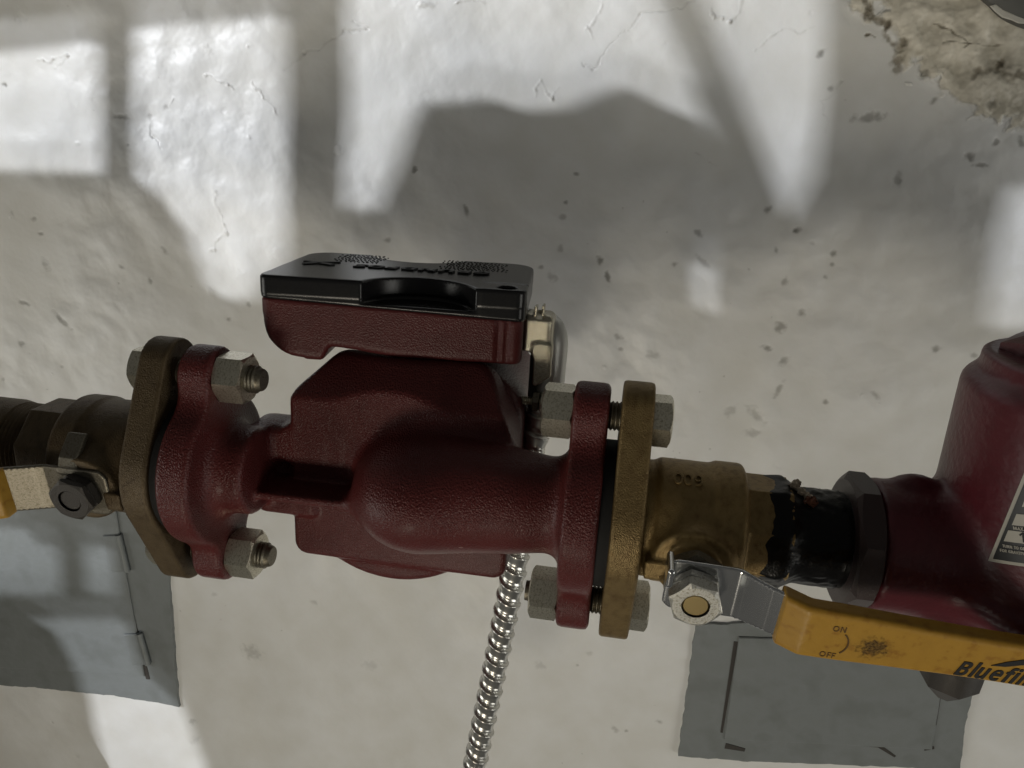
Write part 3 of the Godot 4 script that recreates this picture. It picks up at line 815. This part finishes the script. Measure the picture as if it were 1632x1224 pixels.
# ---------------------------------------------------------------- things
func build_pump() -> Node3D:
	var t := thing("circulator_pump", "dark red cast iron circulator pump with a black lidded control box on top", "pump")
	part("volute", net(f_volute, Vector3(-86, -60, -36), Vector3(86, 56, 36), 1.25), M.red, t)
	# chips where the casting's lower lip was knocked
	for q in [[656, 866, 0.5, 3.4], [661, 870, 0.4, 2.0], [735, 872, 0.6, 4.2], [784, 866, 0.4, 2.6], [606, 838, 0.3, 1.6], [742, 700, 0.3, 2.0]]:
		var o := CAM * 1000.0
		var d := (pixel_on(Vector2(q[0], q[1]), 2, 0.0) - CAM).normalized()
		for k in 60: o += d * maxf(f_volute(o) * 0.8, 0.01)
		var nn := Vector3(f_volute(o + Vector3(0.3, 0, 0)) - f_volute(o - Vector3(0.3, 0, 0)), f_volute(o + Vector3(0, 0.3, 0)) - f_volute(o - Vector3(0, 0.3, 0)), f_volute(o + Vector3(0, 0, 0.3)) - f_volute(o - Vector3(0, 0, 0.3))).normalized()
		var xx := Vector3(0.9, -0.45, 0.0).slide(nn).normalized()
		var cs := start()
		var l: float = q[3] * 0.5
		var w: float = q[2] * 0.5
		prism(cs, PackedVector2Array([Vector2(-l, 0), Vector2(-l * 0.4, -w), Vector2(l * 0.5, -w * 0.6), Vector2(l, w * 0.2), Vector2(l * 0.2, w), Vector2(-l * 0.6, w * 0.5)]), 0.25, Transform3D(Basis(xx, nn.cross(xx), nn), o - nn * 0.08), 0.08)
		part("paint_chip", cs.commit(), M.chip, t)
	part("motor_housing", net(f_motor, Vector3(-49, -47, -107), Vector3(49, 48, -26), 2.0), M.red, t)
	for s in [-1.0, 1.0]:
		var st := start()
		lathe(st, [Vector2(82.0, 0), Vector2(82.0, 28.0), Vector2(86.9, 28.0), Vector2(86.9, 0)], along_x(Vector3.ZERO, s), 48)
		part("gasket", st.commit(), M.gasket, t)
	var a := deg_to_rad(7.0)
	var xf := Transform3D(Basis(Vector3.UP, a), Vector3(-60, 0, -16) * 0.001)
	var box := part("control_box", net(f_box, Vector3(-3, 42, -70), Vector3(108, 71, 2), 1.0), M.red_box, t, xf)
	var lid := part("lid", net(f_lid, Vector3(-5, 62, -72), Vector3(112, 81, 3), 0.8), M.black, t, xf)
	# raised lettering, read from the wall's side
	var turned := Basis(Vector3(-1, 0, 0), Vector3(0, 0, 1), Vector3(0, 1, 0))
	var st := start()
	var w := part("lettering", words("GRUNDFOS", 11.5, 0.8, "Droid Sans", true), M.ink, lid, Transform3D(turned.rotated(Vector3.UP, 0.02) * Basis.from_scale(Vector3(1.02, 0.75, 1)), Vector3(60, 78.3, -32.5) * 0.001))
	w.transform.basis = turned * Basis(Vector3(0.98, 0, 0), Vector3(0.14, 0.72, 0), Vector3(0, 0, 1))
	w.transform.origin = Vector3(60, 78.2, -33.0) * 0.001
	# the crossed arrows before the name
	st = start()
	for q in [[Vector2(7, -38), Vector2(21, -31), 1.5], [Vector2(8, -30), Vector2(15, -34.5), 1.3], [Vector2(14, -35.5), Vector2(22, -40), 1.0]]:
		var d: Vector2 = (q[1] - q[0]).normalized()
		var nn: Vector2 = Vector2(-d.y, d.x) * q[2]
		var pp := PackedVector2Array()
		for e in [q[0] - nn, q[1] - nn, q[1] + nn, q[0] + nn]: pp.append(Vector2(e.x, -e.y))
		prism(st, pp, 0.7, Transform3D(Basis(Vector3(1, 0, 0), Vector3(0, 0, -1), Vector3(0, 1, 0)), Vector3(0, 77.9, 0)), 0.15)
	part("emblem", st.commit(), M.ink, lid)
	# the two blocks of tiny moulded print
	st = start()
	rng.seed = 12
	for blk in [[17.0, 40.0, -66.0, -45.0], [66.0, 98.0, -66.0, -42.0]]:
		var zz: float = blk[2]
		while zz < blk[3]:
			var x: float = blk[0] + rng.randf() * 4.0
			while x < blk[1] - rng.randf() * 4.0:
				var l := rng.randf_range(0.5, 1.1)
				slab(st, Vector3(x, 78.2 - x * 0.005, zz), Vector3(l, 0.36, 0.8), 0.08)
				x += l + rng.randf_range(0.6, 1.5)
			zz += 2.3
	tag(part("moulded_print", st.commit(), M.black, lid), "", "", "", "stuff")
	# the knob low in the back well and a boss in the front one
	st = start()
	lathe(st, [Vector2(66, 8), Vector2(73.5, 8), Vector2(74.2, 7), Vector2(74.2, 0)], Transform3D(Basis(), Vector3(57, 0, -66)), 36)
	part("knob", st.commit(), M.black_gloss, lid)
	return t

func bolt(x_head: float, x_nut: float, y: float, side: float, label: String, proto: Node3D) -> Node3D:
	# side = +1: the head is on +x
	var t: Node3D
	if proto:
		t = proto.duplicate()
		t.name = numbered("flange_bolt")
		add_child(t)
	else:
		t = thing("flange_bolt", label, "bolt")
		var st := start()
		hexagon(st, along_x(Vector3.ZERO, 1.0, 0.0), 17.0, 7.0, 6, false)
		part("bolt_head", st.commit(), M.zinc, t)
		st = start()
		threads(st, along_x(Vector3.ZERO, -1.0), -1.0, 44.6, 5.5, 1.5, 0.7, 1.4)
		part("shank", st.commit(), M.zinc_dark, t)
		st = start()
		hexagon(st, along_x(Vector3(-28.6, 0, 0), -1.0, 0.0), 18.0, 11.6, 6, true, 4.9)
		part("nut", st.commit(), M.zinc, t)
	if side > 0.0:
		var st := start()
		threads(st, along_x(Vector3.ZERO, -1.0), -1.0, 39.6, 5.5, 1.5, 0.7, 0.8 if y > 0.0 else 2.6)
		t.get_node("shank").mesh = st.commit()
	else:
		var st := start()
		threads(st, along_x(Vector3.ZERO, -1.0), -1.0, 44.6, 5.5, 1.5, 0.7, 1.4)
		t.get_node("shank").mesh = st.commit()
	t.position = Vector3(x_head, y, 0) * 0.001
	var s := Basis(Vector3(0, 0, 1), PI) if side < 0.0 else Basis()
	t.basis = s
	tag(t, label, "bolt", "bolts through the pump's flanges")
	return t

func build_valve(side: float, label: String) -> Node3D:
	var t := thing("ball_valve", label, "valve")
	var right := side > 0.0
	# the flange and body, x outward; the left one is the right one turned round
	var xf := Transform3D(Basis(Vector3(side, 0, 0), Vector3(0, 1, 0), Vector3(0, 0, side)), Vector3(side * 86.8, 0, 0) * 0.001)
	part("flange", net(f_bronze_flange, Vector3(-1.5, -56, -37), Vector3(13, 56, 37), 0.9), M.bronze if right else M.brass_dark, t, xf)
	var reach := 34.0 if right else 24.0
	var body := func(p: Vector3) -> float: return f_valve_body(p, reach)
	var bm := net(body, Vector3(-3, -27, -27), Vector3(55, 27, 44), 1.0)
	var bx := Transform3D(Basis(), Vector3(98.3, 0, 0) * 0.001)
	if not right: bx = Transform3D(Basis.from_scale(Vector3(-1, 1, 1)), Vector3(-98.3, 0, 0) * 0.001)
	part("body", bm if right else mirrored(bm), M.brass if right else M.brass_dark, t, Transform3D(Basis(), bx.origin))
	# stem, nuts, lever
	var sf := stem_frame(116.3 * side)
	var sx := Transform3D(sf.basis, sf.origin * 0.001)
	var up := Transform3D(Basis(Vector3(1, 0, 0), Vector3(0, 0, 1), Vector3(0, -1, 0)), Vector3.ZERO)
	var w := reach + 2.4
	var st := start()
	hexagon(st, up.translated(Vector3(0, 0, reach - 4.5)), 19.0, 4.6, 6, true, 4.6)
	part("packing_nut", st.commit(), M.zinc_dark if right else M.brass_dark, t, sx)
	st = start()
	var turn := Transform3D(Basis(Vector3(0, 0, 1), 0.22), Vector3.ZERO)
	hexagon(st, turn * up.translated(Vector3(0, 0, w + 1.3)), 15.8, 3.4, 6, true, 4.6)
	hexagon(st, Transform3D(Basis(Vector3(0, 0, 1), 0.3), Vector3.ZERO) * up.translated(Vector3(0, 0, w + 4.6)), 15.8, 5.2 if right else 3.0, 6, true, 4.6)
	part("lever_nut", st.commit(), M.nut if right else M.iron, t, sx)
	st = start()
	var e := w + (9.4 if right else 7.0)
	lathe(st, [Vector2(e - 8.0, 4.5), Vector2(e - 0.6, 4.5), Vector2(e, 3.9), Vector2(e, 0)], up, 28)
	part("stem", st.commit(), M.brass_bright if right else M.iron, t, sx)
	var lever := net(f_strap if right else f_plain_strap, Vector3(-15, -14, -12), Vector3(41, 22, 14), 0.7)
	var grip := net(f_grip, Vector3(25, -12, 1), Vector3(110, 12, 16), 1.0)
	var lx := Transform3D(sx.basis, sx.origin + sx.basis.z * w * 0.001)
	if right: lx.basis = lx.basis * Basis(Vector3(0, 0, 1), -0.03)
	if not right:
		lever = mirrored(lever); grip = mirrored(grip)
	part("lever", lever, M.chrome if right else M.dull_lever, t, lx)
	var g := part("lever_grip", grip, M.yellow, t, lx)
	if right:
		var f := 14.5
		part("lettering", words("ON", 2.9, 0.2), M.print_brown, g, Transform3D(Basis(), Vector3(43.2, 4.0, f) * 0.001))
		part("lettering", words("OFF", 2.9, 0.2), M.print_brown, g, Transform3D(Basis(), Vector3(42.0, -7.0, f) * 0.001))
		st = start()
		var last := Vector2.ZERO
		for i in 13:
			var a := lerpf(-0.75, 0.75, i / 12.0)
			var q := Vector2(41.0 + cos(a) * 6.0, -1.6 + sin(a) * 5.6)
			if i > 0:
				var d := (q - last).normalized() * 0.05
				var nn := Vector2(-d.y, d.x).normalized() * 0.22
				prism(st, PackedVector2Array([last - nn - d, q - nn + d, q + nn + d, last + nn - d]), 0.25, Transform3D(Basis(), Vector3(0, 0, f - 0.1)))
			last = q
		part("arrow", st.commit(), M.print_brown, g)
		var logo := words("Bluefin", 8.6, 0.3, "Droid Sans", true)
		part("lettering", logo, M.ink, g, Transform3D(Basis(Vector3(0.74, 0, 0), Vector3(0.25, 0.95, 0), Vector3(0, 0, 1)), Vector3(91, -3.9, f) * 0.001))
		st = start()
		prism(st, PackedVector2Array([Vector2(89, -0.8), Vector2(93, 1.6), Vector2(97, 3.4), Vector2(102, 4.4), Vector2(108, 3.6), Vector2(102, 2.6), Vector2(97, 1.2), Vector2(93, -0.4)]), 0.25, Transform3D(Basis(), Vector3(0, 0, f - 0.1)))
		part("emblem", st.commit(), M.ink, g)
		var gm := QuadMesh.new()
		gm.size = Vector2(0.0125, 0.0105)
		part("grease_spot", gm, M.grease, g, Transform3D(Basis(Vector3(0, 0, 1), 0.35), Vector3(54.6, -1.2, f - 0.02) * 0.001))
		part("lettering", words("600", 6.5, 0.7), M.brass, t, Transform3D(Basis(Vector3(-1, 0, 0), Vector3(0, -0.406, 0.914), Vector3(0, 0.914, 0.406)), Vector3(113, 21.5, 9.5) * 0.001))
	return t

func mirrored(m: ArrayMesh) -> ArrayMesh:
	var arr := m.surface_get_arrays(0)
	var p: PackedVector3Array = arr[Mesh.ARRAY_VERTEX]
	var n: PackedVector3Array = arr[Mesh.ARRAY_NORMAL]
	var idx: PackedInt32Array = arr[Mesh.ARRAY_INDEX]
	for i in p.size():
		p[i].x = -p[i].x
		n[i].x = -n[i].x
	for i in range(0, idx.size(), 3):
		var t := idx[i]; idx[i] = idx[i + 1]; idx[i + 1] = t
	var out := []
	out.resize(Mesh.ARRAY_MAX)
	out[Mesh.ARRAY_VERTEX] = p; out[Mesh.ARRAY_NORMAL] = n; out[Mesh.ARRAY_INDEX] = idx
	var r := ArrayMesh.new()
	r.add_surface_from_arrays(Mesh.PRIMITIVE_TRIANGLES, out)
	return r

func build_pipes() -> void:
	# right: the black nipple with its smear of pipe dope over the octagon
	var t := thing("pipe_nipple", "short black threaded pipe smeared with pipe dope, between brass valve and red valve", "pipe")
	var st := start()
	var prof := [Vector2(148.0, 0), Vector2(148.0, 16.8), Vector2(171.0, 17.2)]
	var x := 171.0
	while x < 181.0:
		prof.append_array([Vector2(x + 0.9, 18.2), Vector2(x + 1.1, 18.2), Vector2(x + 1.9, 17.0)])
		x += 1.9
	prof.append(Vector2(190, 17.0))
	lathe(st, prof, along_x(Vector3.ZERO, 1.0), 64, 0.9)
	part("pipe", st.commit(), M.tar, t)
	st = start()
	var n := FastNoiseLite.new(); n.seed = 3; n.frequency = 0.5; n.fractal_octaves = 4
	var segs := 120
	var rows := 16
	var P := []
	for i in rows + 1:
		var row := PackedVector3Array()
		for k in segs:
			var a := TAU * k / segs
			var x0 := 141.5 + n.get_noise_2d(cos(a) * 1.7, sin(a) * 1.7) * 6.0 - 3.5 * smoothstep(0.0, 0.8, -sin(a + 0.2)) + 2.0 * smoothstep(0.2, 1.0, sin(a))
			var f := float(i) / rows
			var xx := lerpf(x0, 169.0, f)
			var fold := fposmod(a + PI / 8.0, PI / 4.0) - PI / 8.0
			var base := lerpf(19.3 / cos(fold), 17.3, smoothstep(148.0, 155.0, xx))
			var r := base + (0.0 if i == 0 else 0.5 * minf(1.0, f * 5.0)) + n.get_noise_3d(xx * 0.5, cos(a) * 9.0, sin(a) * 9.0) * 0.7 * minf(1.0, f * 4.0)
			row.append(Vector3(xx, sin(a) * r, cos(a) * r))
		P.append(row)
	var rot := func(i: int, k: int) -> Vector3:
		var d1: Vector3 = P[i][(k + 1) % segs] - P[i][(k + segs - 1) % segs]
		var d2: Vector3 = P[mini(i + 1, rows)][k] - P[maxi(i - 1, 0)][k]
		var q := d1.cross(d2).normalized()
		return q if q.dot(Vector3(0, P[i][k].y, P[i][k].z)) > 0.0 else -q
	for i in rows:
		for k in segs:
			var k2 := (k + 1) % segs
			tri(st, P[i][k], P[i][k2], P[i + 1][k2], rot.call(i, k), rot.call(i, k2), rot.call(i + 1, k2))
			tri(st, P[i][k], P[i + 1][k2], P[i + 1][k], rot.call(i, k), rot.call(i + 1, k2), rot.call(i + 1, k))
	part("pipe_dope", st.commit(), M.tar, t)
	rng.seed = 8
	var crumbs := func(p: Vector3) -> float:
		var d := 1e6
		for q in [Vector3(151.5, 20.0, 1.0), Vector3(154.0, 18.8, 3.0), Vector3(156.0, 17.6, 5.0), Vector3(153.0, 19.6, -2.0)]:
			d = smin(d, (p - q).length() - 1.5 + n.get_noise_3d(p.x * 1.6, p.y * 1.6, p.z * 1.6) * 1.2, 1.0)
		return d
	part("putty_crumb", net(crumbs, Vector3(147, 14, -6), Vector3(160, 24, 9), 0.4), M.putty, t)
	var rusty := func(p: Vector3) -> float:
		return (p - Vector3(156.5, 16.6, 6.5)).length() - 2.2 + n.get_noise_3d(p.x * 1.4, p.y * 1.4, p.z * 1.4) * 1.8
	part("rust_spot", net(rusty, Vector3(151, 11, 1), Vector3(162, 22, 12), 0.4), M.rust, t)
	# left pipe
	t = thing("supply_pipe", "dark brown threaded pipe entering the left valve at the picture's left edge", "pipe")
	st = start()
	prof = [Vector2(147.0, 0), Vector2(147.0, 16.6)]
	x = 148.0
	while x < 160.0:
		prof.append_array([Vector2(x + 0.9, 17.6), Vector2(x + 1.1, 17.6), Vector2(x + 1.9, 16.5)])
		x += 1.9
	prof.append_array([Vector2(162.0, 17.8), Vector2(166.0, 18.6), Vector2(300.0, 18.6), Vector2(300.0, 0)])
	lathe(st, prof, along_x(Vector3.ZERO, -1.0), 56, 0.9)
	part("pipe", st.commit(), M.brass_dark, t)

func build_flow_valve() -> void:
	var t := thing("flow_control_valve", "glossy dark red cast valve with a black and white data plate, at right edge", "valve", Vector3(0.2515, 0, 0))
	part("body", net(f_flow_valve, Vector3(-78, -46, -56), Vector3(56, 78, 56), 1.6), M.red_valve, t)
	var st := start()
	hexagon(st, Transform3D(Basis(Vector3.UP, 0.2), Vector3(0, 73, 0)), 68.0, 7.0, 6, false)
	part("bonnet", st.commit(), M.red_valve, t)
	st = start()
	hexagon(st, along_x(Vector3(-80.5, 0, 0), 1.0, PI / 8), 47.4, 9.0, 8, true, 17.5)
	part("port_collar", st.commit(), M.collar, t)
	st = start()
	lathe(st, [Vector2(-61, 0), Vector2(-61, 3), Vector2(-54, 10.5), Vector2(-46, 11), Vector2(-30, 11)], Transform3D(Basis(), Vector3(-31, 0, 0)), 6, 2.0)
	part("drain_plug", st.commit(), M.iron, t)
	# the data plate, wrapped on the barrel a little askew
	var spot := func(a: float, b: float, lift: float) -> Array:
		var u: float = deg_to_rad(-59.0) + (a + b * 0.10) / 49.0
		return [Vector3(sin(u) * (48.6 + lift), 11.3 + b + a * 0.36, cos(u) * (48.6 + lift)), Vector3(sin(u), 0, cos(u))]
	var plate := func(a0: float, a1: float, b0: float, b1: float, lift: float) -> ArrayMesh:
		var s := start()
		for i in 10:
			var q := []
			for e in 2:
				for b in [b0, b1]:
					q.append(spot.call(lerpf(a0, a1, (i + e) / 10.0) , b, lift))
			tri(s, q[0][0], q[1][0], q[3][0], q[0][1], q[1][1], q[3][1])
			tri(s, q[0][0], q[3][0], q[2][0], q[0][1], q[3][1], q[2][1])
		return s.commit()
	var p := part("data_plate", plate.call(0.0, 46.0, 0.0, 48.0, 0.6), M.print, t)
	part("plate_field", plate.call(1.3, 45.0, 1.2, 47.0, 0.9), M.label_black, p)
	for q in [[2.4, 8.3, 12.4], [2.8, 14.4, 18.5], [3.4, 21.2, 25.2]]:
		part("value_box", plate.call(q[0], 30.0, q[1], q[2], 1.1), M.print, p)
	for q in [[6.0, 10.4, "125", 4.4, M.ink], [7.0, 16.4, "10", 4.4, M.ink], [3.5, 13.4, "MAX. WP", 1.4, M.print], [5.0, 19.8, "SIZE", 1.4, M.print], [2.6, 6.6, "TURN TO OPEN", 1.2, M.print], [2.4, 4.9, "FOR GRAVITY", 1.2, M.print]]:
		var o: Array = spot.call(q[0], q[1], 1.2)
		var z: Vector3 = o[1]
		var xx := (Vector3.UP.cross(z).normalized() + Vector3(0, 0.36, 0)).normalized()
		var tm := words(q[2], q[3], 0.2, "Droid Sans", true)
		tm.horizontal_alignment = HORIZONTAL_ALIGNMENT_LEFT
		part("lettering", tm, q[4], p, Transform3D(Basis(xx, z.cross(xx), z), o[0] * 0.001))

func build_conduit() -> void:
	var t := thing("conduit_connector", "zinc clamp connector with a protruding screw, on the control box's right side", "connector")
	part("clamp", net(f_clamp, Vector3(40, 33, -55), Vector3(60, 73, -37), 0.6), M.cast_zinc, t)
	var c := Curve3D.new()
	c.bake_interval = 0.5
	c.add_point(Vector3(42, 58, -54))
	c.add_point(Vector3(50, 57.5, -54), Vector3(-3, 0, 0), Vector3(3.5, 0, 0))
	c.add_point(Vector3(54.5, 49, -53), Vector3(0, 5, 0), Vector3(0, -5, 0))
	c.add_point(Vector3(54.2, 26, -50))
	var st := start()
	sweep(st, c, 1.0, 28, func(_s: float, _a: float) -> float: return 7.6)
	part("elbow", st.commit(), M.alu, t)
	st = start()
	threads(st, along_x(Vector3(56, 28, -40.5), -1.0), 0.0, 13.5, 2.0, 1.0, 0.45, 0.8, 18)
	lathe(st, [Vector2(-3, 0), Vector2(-3, 3.4), Vector2(-0.5, 4.2), Vector2(0.6, 4.2), Vector2(0.6, 0)], along_x(Vector3(54, 28, -40.5), -1.0), 20)
	part("clamp_screw", st.commit(), M.zinc, t)
	st = start()
	hexagon(st, along_x(Vector3(49.6, 28, -40.5), 1.0, 0.2), 8.0, 3.0, 6, true, 2.0)
	part("clamp_nut", st.commit(), M.zinc_dark, t)
	st = start()
	slab(st, Vector3(48.6, 37, -43.5), Vector3(3.0, 22, 3.0), 0.4)
	part("clamp_bar", st.commit(), M.iron, t)
	var o := start()
	c = Curve3D.new()
	c.bake_interval = 0.5
	c.add_point(Vector3(52.5, 29, -49), Vector3.ZERO, Vector3(-0.8, -8, 0))
	c.add_point(Vector3(50.5, 5, -49), Vector3(0.6, 10, 0), Vector3(-1.2, -18, 0))
	c.add_point(Vector3(45.5, -55, -50), Vector3(1.8, 20, 0), Vector3(-4, -40, 0))
	c.add_point(Vector3(29.5, -190, -50), Vector3(5, 42, 0), Vector3(-2, -14, 0))
	c.add_point(Vector3(21, -262, -50), Vector3(2, 16, 0))
	sweep(o, c, 0.35, 36, func(s: float, a: float) -> float:
		var f := fposmod(s / 8.8 + a / TAU, 1.0)
		# each turn: a lip, a falling flank, a round foot
		if f < 0.07: return lerpf(4.7, 6.5, smoothstep(0.0, 0.07, f))
		if f < 0.70: return 6.55 - 1.2 * smoothstep(0.03, 0.70, f)
		return 5.35 + 0.3 * sin((f - 0.70) / 0.30 * PI) - 0.65 * smoothstep(0.88, 1.0, f))
	tag(part("flexible_conduit", o.commit(), M.steel, self), "shiny ribbed steel flexible conduit hanging down behind the red pump", "conduit")

# ---------------------------------------------------------------- unseen lamps, and the unseen sheet and pipes that shape their light
func between(x: float, y: float, z: float) -> Vector3:
	var w := on_wall(x, y)
	return LAMP + (w - LAMP) * ((LAMP.z - z) / (LAMP.z - WALL_Z))

func build_shades() -> void:
	var zz := 0.6
	var panel := CSGCombiner3D.new()
	panel.name = "unseen_cutout_sheet"  # unseen sheet, its openings shaped like the lit patches on the wall
	panel.material_override = M.sheet
	add_child(panel)
	tag(panel, "grey sheet with cut-outs, out of view, shaped to throw light patches on the wall", "partition")
	var cut := func(pts: Array, depth: float, at: float, op: int) -> void:
		var c := CSGPolygon3D.new()
		c.name = "cut_out" if op == CSGShape3D.OPERATION_SUBTRACTION else "sheet"
		var poly := PackedVector2Array()
		for q in pts:
			var p := between(q[0], q[1], zz)
			poly.append(Vector2(p.x, p.y))
		if Geometry2D.is_polygon_clockwise(poly): poly.reverse()
		c.polygon = poly
		c.depth = depth
		c.operation = op
		c.position.z = at
		panel.add_child(c, true)
	cut.call([[-500, -420], [3000, -620], [3000, 1500], [-500, 1500]], 0.002, zz + 0.001, CSGShape3D.OPERATION_UNION)
	var sub := CSGShape3D.OPERATION_SUBTRACTION
	cut.call([[-150, 92], [165, 68], [215, 50], [460, 25], [470, -160], [1315, -160], [1312, 150], [1302, 280], [1250, 385], [1225, 382], [1150, 250], [1110, 192], [1060, 172], [1000, 140], [960, 150], [900, 174], [830, 178], [790, 160], [680, 170], [660, 200], [640, 260], [612, 335], [545, 342], [500, 345], [468, 405], [405, 478], [370, 482], [325, 455], [300, 370], [262, 322], [232, 292], [190, 280], [-150, 268]], 0.01, zz + 0.005, sub)
	for hole in [[[1104, 424], [1140, 420], [1140, 500], [1108, 494]], [[1600, 300], [1760, 280], [1760, 520], [1562, 528]],
			[[-100, 836], [68, 842], [74, 866], [112, 870], [118, 952], [-100, 950]], [[148, 868], [200, 872], [206, 950], [152, 952]], [[58, 984], [218, 984], [245, 1075], [292, 1120], [335, 1240], [345, 1330], [185, 1330], [165, 1224], [130, 1060], [105, 1012]]]:
		cut.call(hole, 0.01, zz + 0.005, sub)
	# unseen pipes across the opening, placed to shade bars on the wall
	var i := 0
	for q in [[[188, -250], [196, 420], 0.0048, "unseen thin grey pipe, placed to shade the left bar on the wall"], [[500, -250], [506, 520], 0.0070, "unseen thick grey pipe, placed to shade the middle bar on the wall"], [[1020, -140], [1260, 440], 0.0042, "unseen slanting grey pipe, placed to shade the slanting bar on the wall"]]:
		var a := between(q[0][0], q[0][1], 0.62); var b := between(q[1][0], q[1][1], 0.62)
		var st := start()
		var L := (b - a).length() * 1000.0
		lathe(st, [Vector2(0, 0), Vector2(0, q[2] * 1000.0), Vector2(L, q[2] * 1000.0), Vector2(L, 0)], Transform3D(Basis(Quaternion(Vector3.UP, (b - a).normalized())), a * 1000.0), 24)
		tag(part("unseen_shade_pipe", st.commit(), M.sheet, self), q[3], "pipe")
		i += 1

func lamp(called: String, label: String, at: Vector3, towards: Vector3, size: Vector2, energy: float, col: Color, glow: float) -> void:
	var t := thing(called, label, "lamp", at)
	var z := (at - towards).normalized()          # a lamp shines along -z
	var x := Vector3.UP.cross(z).normalized()
	var b := Basis(x, z.cross(x), z)
	t.basis = b
	var st := start()
	slab(st, Vector3(0, 0, 9), Vector3(size.x * 1000.0 + 8.0, size.y * 1000.0 + 8.0, 16), 1.0)
	part("housing", st.commit(), M.sheet, t)
	st = start()
	slab(st, Vector3(0, 0, 0.2), Vector3(size.x * 1000.0, size.y * 1000.0, 1.0), 0.1)
	var g: StandardMaterial3D = M.glow.duplicate()
	g.emission = col
	g.emission_energy_multiplier = glow
	part("diffuser", st.commit(), g, t)
	var l := AreaLight3D.new()
	l.name = "light"
	l.area_size = size
	l.area_normalize_energy = true
	l.light_energy = energy
	l.light_color = col
	l.shadow_enabled = true
	l.area_range = 6.0
	l.position.z = -0.004
	t.add_child(l)

# ----------------------------------------------------------------
func _ready() -> void:
	var cam := Camera3D.new()
	cam.name = "camera"
	cam.position = CAM
	cam.rotation = CAM_TURN
	cam.fov = rad_to_deg(2.0 * atan(612.0 / FOCAL))
	cam.near = 0.01
	cam.far = 20.0
	add_child(cam)
	cam.current = true
	var env := Environment.new()
	env.background_mode = Environment.BG_COLOR
	env.background_color = lin(0.055, 0.054, 0.05)
	env.tonemap_mode = Environment.TONE_MAPPER_LINEAR
	env.tonemap_exposure = 1.0
	env.sdfgi_enabled = true
	env.ssao_enabled = true
	env.ssil_enabled = true
	var we := WorldEnvironment.new()
	we.name = "environment"
	we.environment = env
	add_child(we)
	make_materials()
	M.print_brown = mat(lin(0.10, 0.05, 0.01), 0.6)
	M.grease = smudge()
	lamp("unseen_work_lamp", "small white work lamp out of view high on the left, placed to light the wall patches", LAMP, Vector3(0, 0.0, -0.2), Vector2(0.012, 0.006), 3.5, Color(0.97, 0.98, 1.0), 20.0)  # out of view, placed to light the bright patches on the wall
	lamp("unseen_work_lamp", "weaker white lamp strip out of view under the bright one, doubling the patch edges", LAMP + Vector3(0, -0.018, 0), Vector3(0, 0.0, -0.2), Vector2(0.012, 0.005), 0.85, Color(0.97, 0.98, 1.0), 8.0)  # out of view, placed to give the patches a second, fainter edge
	lamp("added_fill_panel", "added warm white fill panel out of view, low and far left, lighting the wall", Vector3(-2.0, -0.6, 0.95), Vector3(0.0, 0.0, -0.15), Vector2(1.2, 0.8), 0.78, Color(1.0, 0.992, 0.955), 0.8)  # added fill light from the left, evens out the wall
	lamp("added_fill_panel", "added warm white fill panel out of view, low and far right, lighting the wall", Vector3(2.0, -0.6, 0.95), Vector3(0.0, 0.0, -0.15), Vector2(1.2, 0.8), 0.78, Color(1.0, 0.992, 0.955), 0.8)  # added fill light from the right, pairs with the left panel
	lamp("unseen_low_lamp", "small lamp out of view low in front on the left, placed to light the pump from below", Vector3(-0.12, -0.58, 0.92), Vector3(0.0, 0.0, 0.0), Vector2(0.26, 0.18), 0.30, Color(1.0, 0.96, 0.88), 1.8)  # out of view, placed to light the pump's lower faces
	build_wall()
	build_doors()
	build_pump()
	var b := bolt(98.3, 0, 39.3, 1.0, "upper bolt of the right flange pair, its thread bare in the gap", null)
	bolt(98.3, 0, -39.0, 1.0, "lower bolt of the right flange pair, next to the chrome lever", b)
	bolt(-98.3, 0, 39.3, -1.0, "upper bolt of the left flange pair, its nut left of the control box", b)
	bolt(-98.3, 0, -39.0, -1.0, "lower bolt of the left flange pair, its nut under the pump's neck", b)
	build_valve(1.0, "brown brass flanged ball valve right of the pump with chrome lever and yellow grip")
	build_valve(-1.0, "dark brass flanged ball valve left of the pump, with dark nut and dull lever")
	build_pipes()
	build_flow_valve()
	build_conduit()
	build_shades()
	var tank := thing("unseen_tank", "grey round tank out of view by the wall, placed to darken its lower left", "tank", Vector3(-0.50, 0, -0.10))  # out of view, placed to darken the wall at lower left
	var ts := start()
	lathe(ts, [Vector2(-900, 0), Vector2(-900, 88), Vector2(-285, 88), Vector2(-262, 80), Vector2(-250, 55), Vector2(-246, 0)], Transform3D(), 48)
	part("shell", ts.commit(), M.cover, tank)
